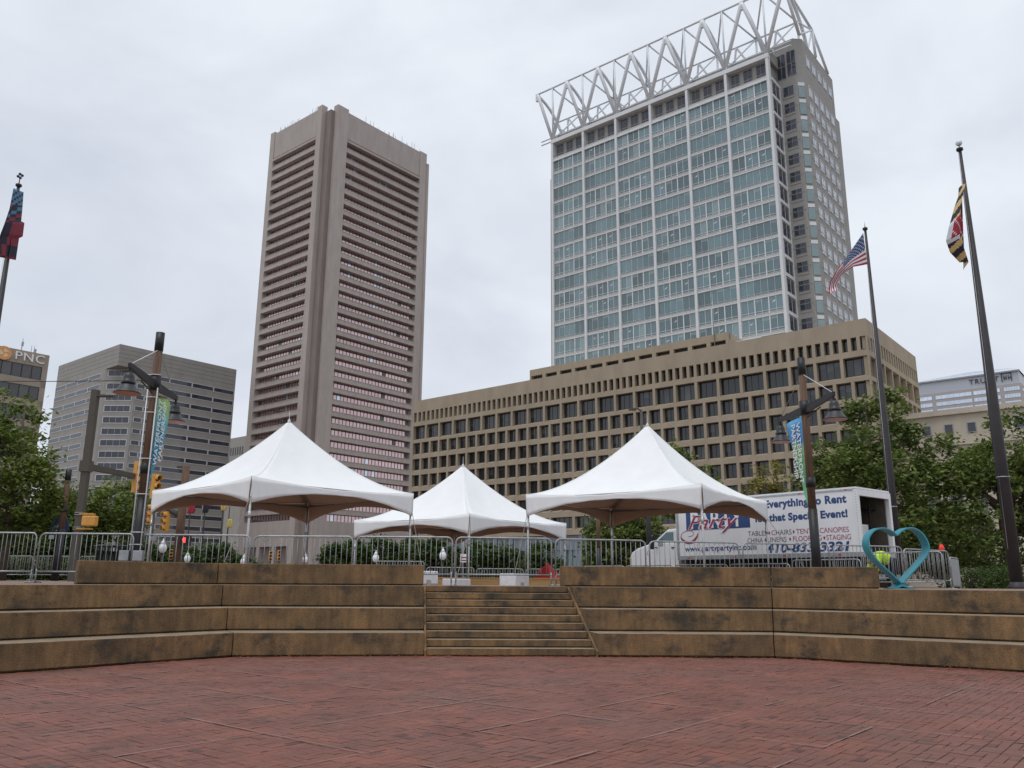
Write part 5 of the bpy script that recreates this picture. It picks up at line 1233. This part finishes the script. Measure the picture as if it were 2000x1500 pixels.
# grey cobra-head lamp over the tan block, and black street pole beside the cab
p = at(1252, 800, 62); cl_ = empty('street_lamp', (p.x, p.y, 1.05), 0, 'tall grey cobra-head street lamp in front of the tan block', 'street lamp')
MB().path([(0, 0, 0), (0, 0, p.z-1.05)], [.16, .1], 10).build('post', M['browpole'], cl_); MB().path([(0, 0, p.z-1.15), (-.3, -.2, p.z-1.0), (-.6, -.4, p.z-1.05)], .06, 6).box(-1.0, -.45, -.6, -.3, p.z-1.2, p.z-1.05).build('head', M['browpole'], cl_)
p = at(1265, 980, 44); po_ = empty('signal_pole', (p.x, p.y, 1.05), 0, 'black pole with a yellow signal box beside the truck cab', 'signal pole')
MB().path([(0, 0, 0), (0, 0, p.z-1.05+1.2)], .13, 12).build('pole', M['black'], po_); MB().box(-.75, -.3, -.2, .2, p.z-1.05+.2-.75, p.z-1.05+.62-.75).build('signal_box', M['yellow'], po_, bevel=.04); MB().box(-.5, 0, -.05, .05, p.z-1.05+.15-.75, p.z-1.05+.2-.75).build('bracket', M['yellow'], po_)
p = at(1168, 1012, 48); tl_ = empty('timber_pole', (p.x, p.y, 1.05), 0, "timber lamp pole under the right tent's left half", 'pole')
MB().path([(0, 0, 0), (0, 0, 2.4)], .15, 10).build('sleeve', M['black'], tl_); MB().path([(0, 0, 2.4), (0, 0, p.z-1.05+.4)], .12, 10).build('shaft', M['wood'], tl_)
# traffic lights and signs far right
for px, py, lb__ in ((1882, 1091, 'left of two small yellow signals under the right trees'), (1893, 1091, 'right of two small yellow signals under the right trees'), (1927, 1062, 'small yellow signal hanging higher under the right trees')):
    p = at(px, py, 70); o = empty('signal_pole', (p.x, p.y, 1.05), 0, lb__, 'signal', 'small far signals'); MB().path([(0, .15, 0), (0, .15, p.z-1.05)], .06, 8).build('pole', M['browpole'], o); signal_head(o, Vector((0, 0, p.z-1.05)), 3, radians(200 if px == 1893 else 20), .85)
for px, py, lb__ in ((528, 1086, 'left of two yellow signals before the granite tower base'), (545, 1085, 'right of two yellow signals before the granite tower base'), (295, 1087, 'small yellow signal low beside the left lamp post'), (334, 1083, 'small yellow signal between the acorn lamps')):
    p = at(px, py, 78); o = empty('signal_pole', (p.x, p.y, GZ), 0, lb__, 'signal', 'small far signals'); MB().path([(0, .15, 0), (0, .15, p.z-GZ)], .06, 8).build('pole', M['browpole'], o); signal_head(o, Vector((0, 0, p.z-GZ)), 3, radians(25), .85)
p = at(1829, 1061, 60); gsn = empty('street_sign', (p.x, p.y, p.z), 0, 'small green street name sign under the right tree', 'sign'); MB().box(-.5, .5, -.02, .02, -.14, .14).build('plate', M['signgreen'], gsn); MB().path([(.55, .05, -2.6), (.55, .05, .2)], .05, 8).build('post', M['galvd'], gsn)
p = at(905, 1042, 52); rs = empty('sign_post', (p.x, p.y, gz(p.x, p.y)), 0, 'post with small white parking sign behind the middle tent leg', 'sign'); hh = p.z-gz(p.x, p.y)
MB().path([(0, 0, 0), (0, 0, hh)], .05, 8).build('post', M['galvd'], rs); MB().box(-.16, .24, -.07, -.05, hh-1.75, hh-1.25).box(-.1, .14, -.07, -.05, hh-.45, hh-.2).build('plate', M['whiteprint'], rs)
MB().box(-.13, .21, -.075, -.071, hh-1.5, hh-1.42).box(-.13, .21, -.075, -.071, hh-1.68, hh-1.6).build('red_print', M['maroon'], rs)
# far flags below the left tent
for px, pt, fl, m_, lab in ((373, 985, (368, 382, 987, 1003), FR, 'limp red flag on a dark pole under the left tent'), (402, 980, (398, 408, 985, 1002), FK, 'limp dark flag on a dark pole under the left tent'), (437, 980, (433, 443, 983, 998), FG, 'limp gold and black flag on a dark pole under the left tent'), (447, 1010, (446, 454, 1014, 1031), plain('flag_yellow', (.6, .5, .12), .8), 'limp yellow flag, lowest under the left tent')):
    d = 95; p = at(px, pt, d); o = empty('flagpole', (p.x, p.y, GZ), 0, lab.replace('limp', 'distant pole with limp').replace(' on a dark pole', ''), 'flagpole', 'distant flagpoles'); MB().path([(0, 0, 0), (0, 0, p.z-GZ+1.2)], [.11, .06], 8).build('shaft', M['bronzepole'], o)
    a, b = at(fl[0], fl[2], d), at(fl[1], fl[3], d); fm = MB(); secs = []
    for k in range(8): f = k/7; secs.append([Vector((a.x+(b.x-a.x)*(u/6)*(1-.35*abs(f-.5)), p.y-.2+.12*sin(u*2+f*3), a.z+(b.z-a.z)*f)) for u in range(7)])
    fm.sweep(secs, 0, False, False); fm.sm = [True]*len(fm.f); fo = fm.build('flag', m_); fo.modifiers.new('t', 'SOLIDIFY').thickness = .02; tag(fo, lab, 'flag', 'distant limp flags')
# overhead wire on the left
wp = [at(60, 745, 60), at(160, 744.5, 60), at(300, 742, 60)]
wr = MB().path([at(-250, 741, 60), at(-60, 744, 60), at(100, 745, 60), at(200, 744, 60), at(303, 742, 60)], .03, 5); tag(wr.build('overhead_wire', M['black']), 'thin dark overhead wire crossing in front of the grey block', 'wire')

# ------------------------------------------------------------------ trees and shrubs
def tree(name, base, H, crown, nclus, nleaf, leafr, leafm, label, trunk_r=.16, clus_r=.9, group=None, seed=0, extra=None, cat='tree', minh=None):
    """crown: list of ellipsoids (cx,cy,cz,rx,ry,rz) relative to the base"""
    r_ = random.Random(seed); x, y = base; z0 = gz(x, y); o = empty(name, (x, y, z0), 0, label, cat, group)
    cl = []
    wts = [e[3]*e[4]*e[5] for e in crown]
    for k in range(nclus):
        e = r_.choices(crown, wts)[0]
        while True:
            v = Vector((r_.uniform(-1, 1), r_.uniform(-1, 1), r_.uniform(-1, 1)))
            if .2 < v.length < 1: break
        v = v.normalized()*(v.length**.5); cl.append(Vector((e[0]+v.x*e[3], e[1]+v.y*e[4], e[2]+v.z*e[5])))
    lb_ = MB(); vs, fs = [], []
    for c in cl:
        cr_ = clus_r*r_.uniform(.55, 1.2)
        for k in range(int(nleaf*r_.uniform(.6, 1.3))):
            d = Vector((r_.gauss(0, .5), r_.gauss(0, .5), r_.gauss(0, .36)))*cr_; p = c+d
            if minh is not None and p.z < minh: continue
            s = leafr*r_.uniform(.6, 1.25); n = Vector((r_.gauss(0, .7), r_.gauss(0, .7), 1)).normalized(); t = n.orthogonal().normalized(); t.rotate(Matrix.Rotation(r_.uniform(0, 6.28), 3, n)); b = n.cross(t)
            i = len(vs); vs += [p-t*s, p+b*s*.55-n*s*.15, p+t*s-n*s*.1, p-b*s*.55-n*s*.15]; fs.append((i, i+1, i+2)); fs.append((i, i+2, i+3))
    lb_.add(vs, fs); lb_.build('crown', leafm, o)
    tk = MB(); zc = min(e[2]-e[5]*.2 for e in crown); top = max(e[2]+e[5]*.55 for e in crown)
    if trunk_r:
        tk.path([(0, 0, -.1), (.05, .02, zc*.5), (-.04, .03, zc), (.03, 0, (zc+top)/2), (0, 0, top)], [trunk_r*1.25, trunk_r, trunk_r*.85, trunk_r*.5, trunk_r*.12], 10)
        for c in r_.sample(cl, min(len(cl), 26)):
            h = max(zc*.55, min(c.z-.6, zc+(c.z-zc)*.35)); s = Vector((0, 0, h)); md = s.lerp(c, .5)+Vector((0, 0, .25)); rr = trunk_r*.38
            tk.path([s, md, c], [rr, rr*.55, rr*.15], 6)
        tk.build('trunk', M['bark'], o)
    return o
def ground_at(px, d): p = at(px, 1130, d); return (p.x, p.y)
def zrel(py, d, base): return at(1000, py, d).z-gz(*base)
# right: big plane tree behind the flagpole
b = ground_at(1722, 45); 
tree('plane_tree', b, 12, [(-.4, 0, 4.6, 3.8, 3.2, 3.6), (.5, 0, 8.0, 2.3, 2.2, 2.5), (-2.0, -.3, 6.4, 1.9, 2, 2.3), (2.6, 0, 5.6, 1.9, 2, 2.2), (1.1, 0, 9.7, 1.2, 1.2, 1.3)], 235, 80, .155, M['leaf'], 'large leafy tree behind the truck and the striped flagpole', .24, .74, seed=1)
b = ground_at(1975, 44)
tree('plane_tree', b, 11, [(-.2, 0, 4.3, 3.9, 3.0, 3.4), (1.0, 0, 7.3, 2.5, 2.2, 2.2), (-2.4, 0, 6.8, 1.6, 1.8, 1.9), (3.4, 0, 5.5, 2.5, 2.5, 3)], 225, 80, .155, M['leaf'], 'dark leafy tree behind the ball-topped flagpole', .24, .74, seed=2)
b = ground_at(1850, 52)
tree('plane_tree', b, 9, [(0, 0, 3.3, 3.0, 2.5, 2.3)], 100, 80, .16, M['leaf'], 'lower leafy tree filling the gap between the two right trees', .2, .74, seed=3)
# left
b = ground_at(0, 38)
tree('plane_tree', b, 9, [(-1.2, 0, 4.2, 2.9, 2.6, 3.0), (-.8, 0, 7.2, 1.8, 1.8, 1.5), (.9, 0, 3.6, 1.3, 1.6, 2.2)], 170, 80, .13, M['leaf2'], 'bright green tree at the left edge', .2, .66, seed=4)
b = ground_at(165, 52)
tree('street_tree', b, 6.5, [(-1.0, 0, 3.9, 1.9, 1.8, 1.8), (1.4, 0, 4.2, 1.9, 1.8, 1.7), (0, 0, 3.0, 2.6, 2, 1.8)], 130, 80, .15, M['leaf2'], 'rounded tree behind the brown signal pole', .14, .8, seed=5)
b = ground_at(60, 50)
tree('street_tree', b, 4, [(0, 0, 2.2, 2.8, 1.5, 1.7)], 110, 95, .16, M['leafd'], 'low dark bushy tree behind the leftmost barriers', .1, .8, seed=6)
b = ground_at(72, 66)
tree('street_tree', b, 5.5, [(0, 0, 3.0, 3.2, 1.6, 2.6)], 90, 95, .2, M['leafd'], 'dark bushy tree filling the gap below the bank building', .12, .9, seed=66)
for i, (px, lab) in enumerate(((10, 'low ground shrub behind the leftmost barrier'), (62, 'low ground shrub left of the slim timber pole'), (118, 'low ground shrub at the foot of the slim timber pole'), (170, 'low ground shrub at the foot of the brown signal pole'))):
    b = ground_at(px, 46); tree('shrub', b, 1.2, [(0, 0, .55, 1.25, .8, .55)], 40, 90, .08, M['leafd'], lab, .03, .45, 'low shrubs behind the left barriers', 80+i, cat='shrub')
# middle, in front of the tan block
b = ground_at(1350, 72)
tree('street_tree', b, 12, [(-1.2, 0, 8.2, 1.6, 1.8, 2.3), (-.8, 0, 10.8, 1.4, 1.4, 1.2), (1.3, 0, 8.6, 1.2, 1.2, 1.4)], 70, 85, .2, M['leaf2'], "light green tree rising behind the right tent's slope", .16, .8, seed=7)
b = ground_at(1530, 74)
tree('street_tree', b, 11, [(-1.5, 0, 8.4, 2.2, 1.5, 1.1), (0, 0, 9.8, 1.9, 1.5, 1.4), (.5, 0, 7.6, 2.4, 1.4, .9)], 40, 34, .19, M['leaf3'], 'sparse yellowing tree above the truck roof', .13, .8, seed=8)
b = ground_at(1216, 62)
tree('street_tree', b, 6.5, [(-.3, 0, 3.4, 2.2, 1.8, 2.2), (1.3, 0, 4.4, 1.6, 1.5, 1.8), (-1.6, 0, 2.6, 1.2, 1.4, 1.7)], 120, 95, .18, M['leaf'], "bushy green tree under the right tent ahead of the truck", .13, .8, seed=9)
shr = [(655, 84, 1.9, 3.6, 'rounded shrub tree before the granite tower, leftmost of the row behind the stair'), (692, 86, 1.8, 4.2, 'shrub tree second from the left of the row behind the stair'), (745, 88, 2.6, 4.5, 'broad shrub tree left of the middle tent, third of the row'), (800, 88, 2.4, 4.6, "shrub tree by the left tent's right leg, fourth of the row"),
       (838, 86, 2.3, 4.4, 'shrub tree at the left end of the stair gap, fifth of the row'), (880, 88, 2.2, 3.6, 'low shrub tree directly behind the middle tent leg'), (945, 86, 2.4, 4.5, 'tallest shrub tree behind the right half of the stair'), (985, 88, 2.2, 4.2, 'shrub tree before the glazed base, right of the tallest'), (1062, 84, 1.8, 4.4, "shrub tree behind the red tarpaulin, rightmost of the row")]
for i, (px, d, rx, h, lab) in enumerate(shr):
    b = ground_at(px, d); tree('shrub_tree', b, h, [(0, 0, h*.5, rx, 1.6, h*.46)], 52, 90, .22, M['leafd'], lab, .09, .7, 'shrub trees along the street', 20+i)
for i, (px, d, rx, h, lab) in enumerate(((420, 80, 3.2, 3.4, 'low dark shrub mass under the left tent before the grey block'), (300, 82, 2.6, 3.2, 'low dark shrub behind the left lamp post foot'), (255, 76, 2.6, 3.6, 'low dark shrub behind the litter bin'), (345, 84, 2.2, 3.4, 'low dark shrub behind the far signal pole'), (478, 82, 1.6, 2.0, 'small low shrub beside the granite tower corner'))):
    b = ground_at(px, d); tree('shrub', b, h, [(0, 0, h*.48, rx, 1.4, h*.46)], 56, 85, .22, M['leafd'], lab, .06, .7, 'low shrubs along the street', 40+i, cat='shrub')
b = ground_at(575, 86); tree('shrub', b, 1.6, [(0, 0, .9, 1.5, .9, .7)], 14, 40, .12, M['leaf3'], 'brownish dry shrub at the granite tower doorway', .04, .5, None, 50, cat='shrub')
for i, (px, d, lab) in enumerate(((1895, 34, 'clipped hedge right of the sheeted barrier'), (1945, 34.5, 'clipped hedge at the foot of the ball-topped flagpole'), (1998, 35, 'clipped hedge at the right edge'))):
    b = ground_at(px, d); tree('hedge', b, 1.2, [(0, 0, .62, .95, .6, .55)], 44, 110, .045, M['leafd'], lab, .03, .34, 'clipped hedges at the right', 60+i, cat='hedge')
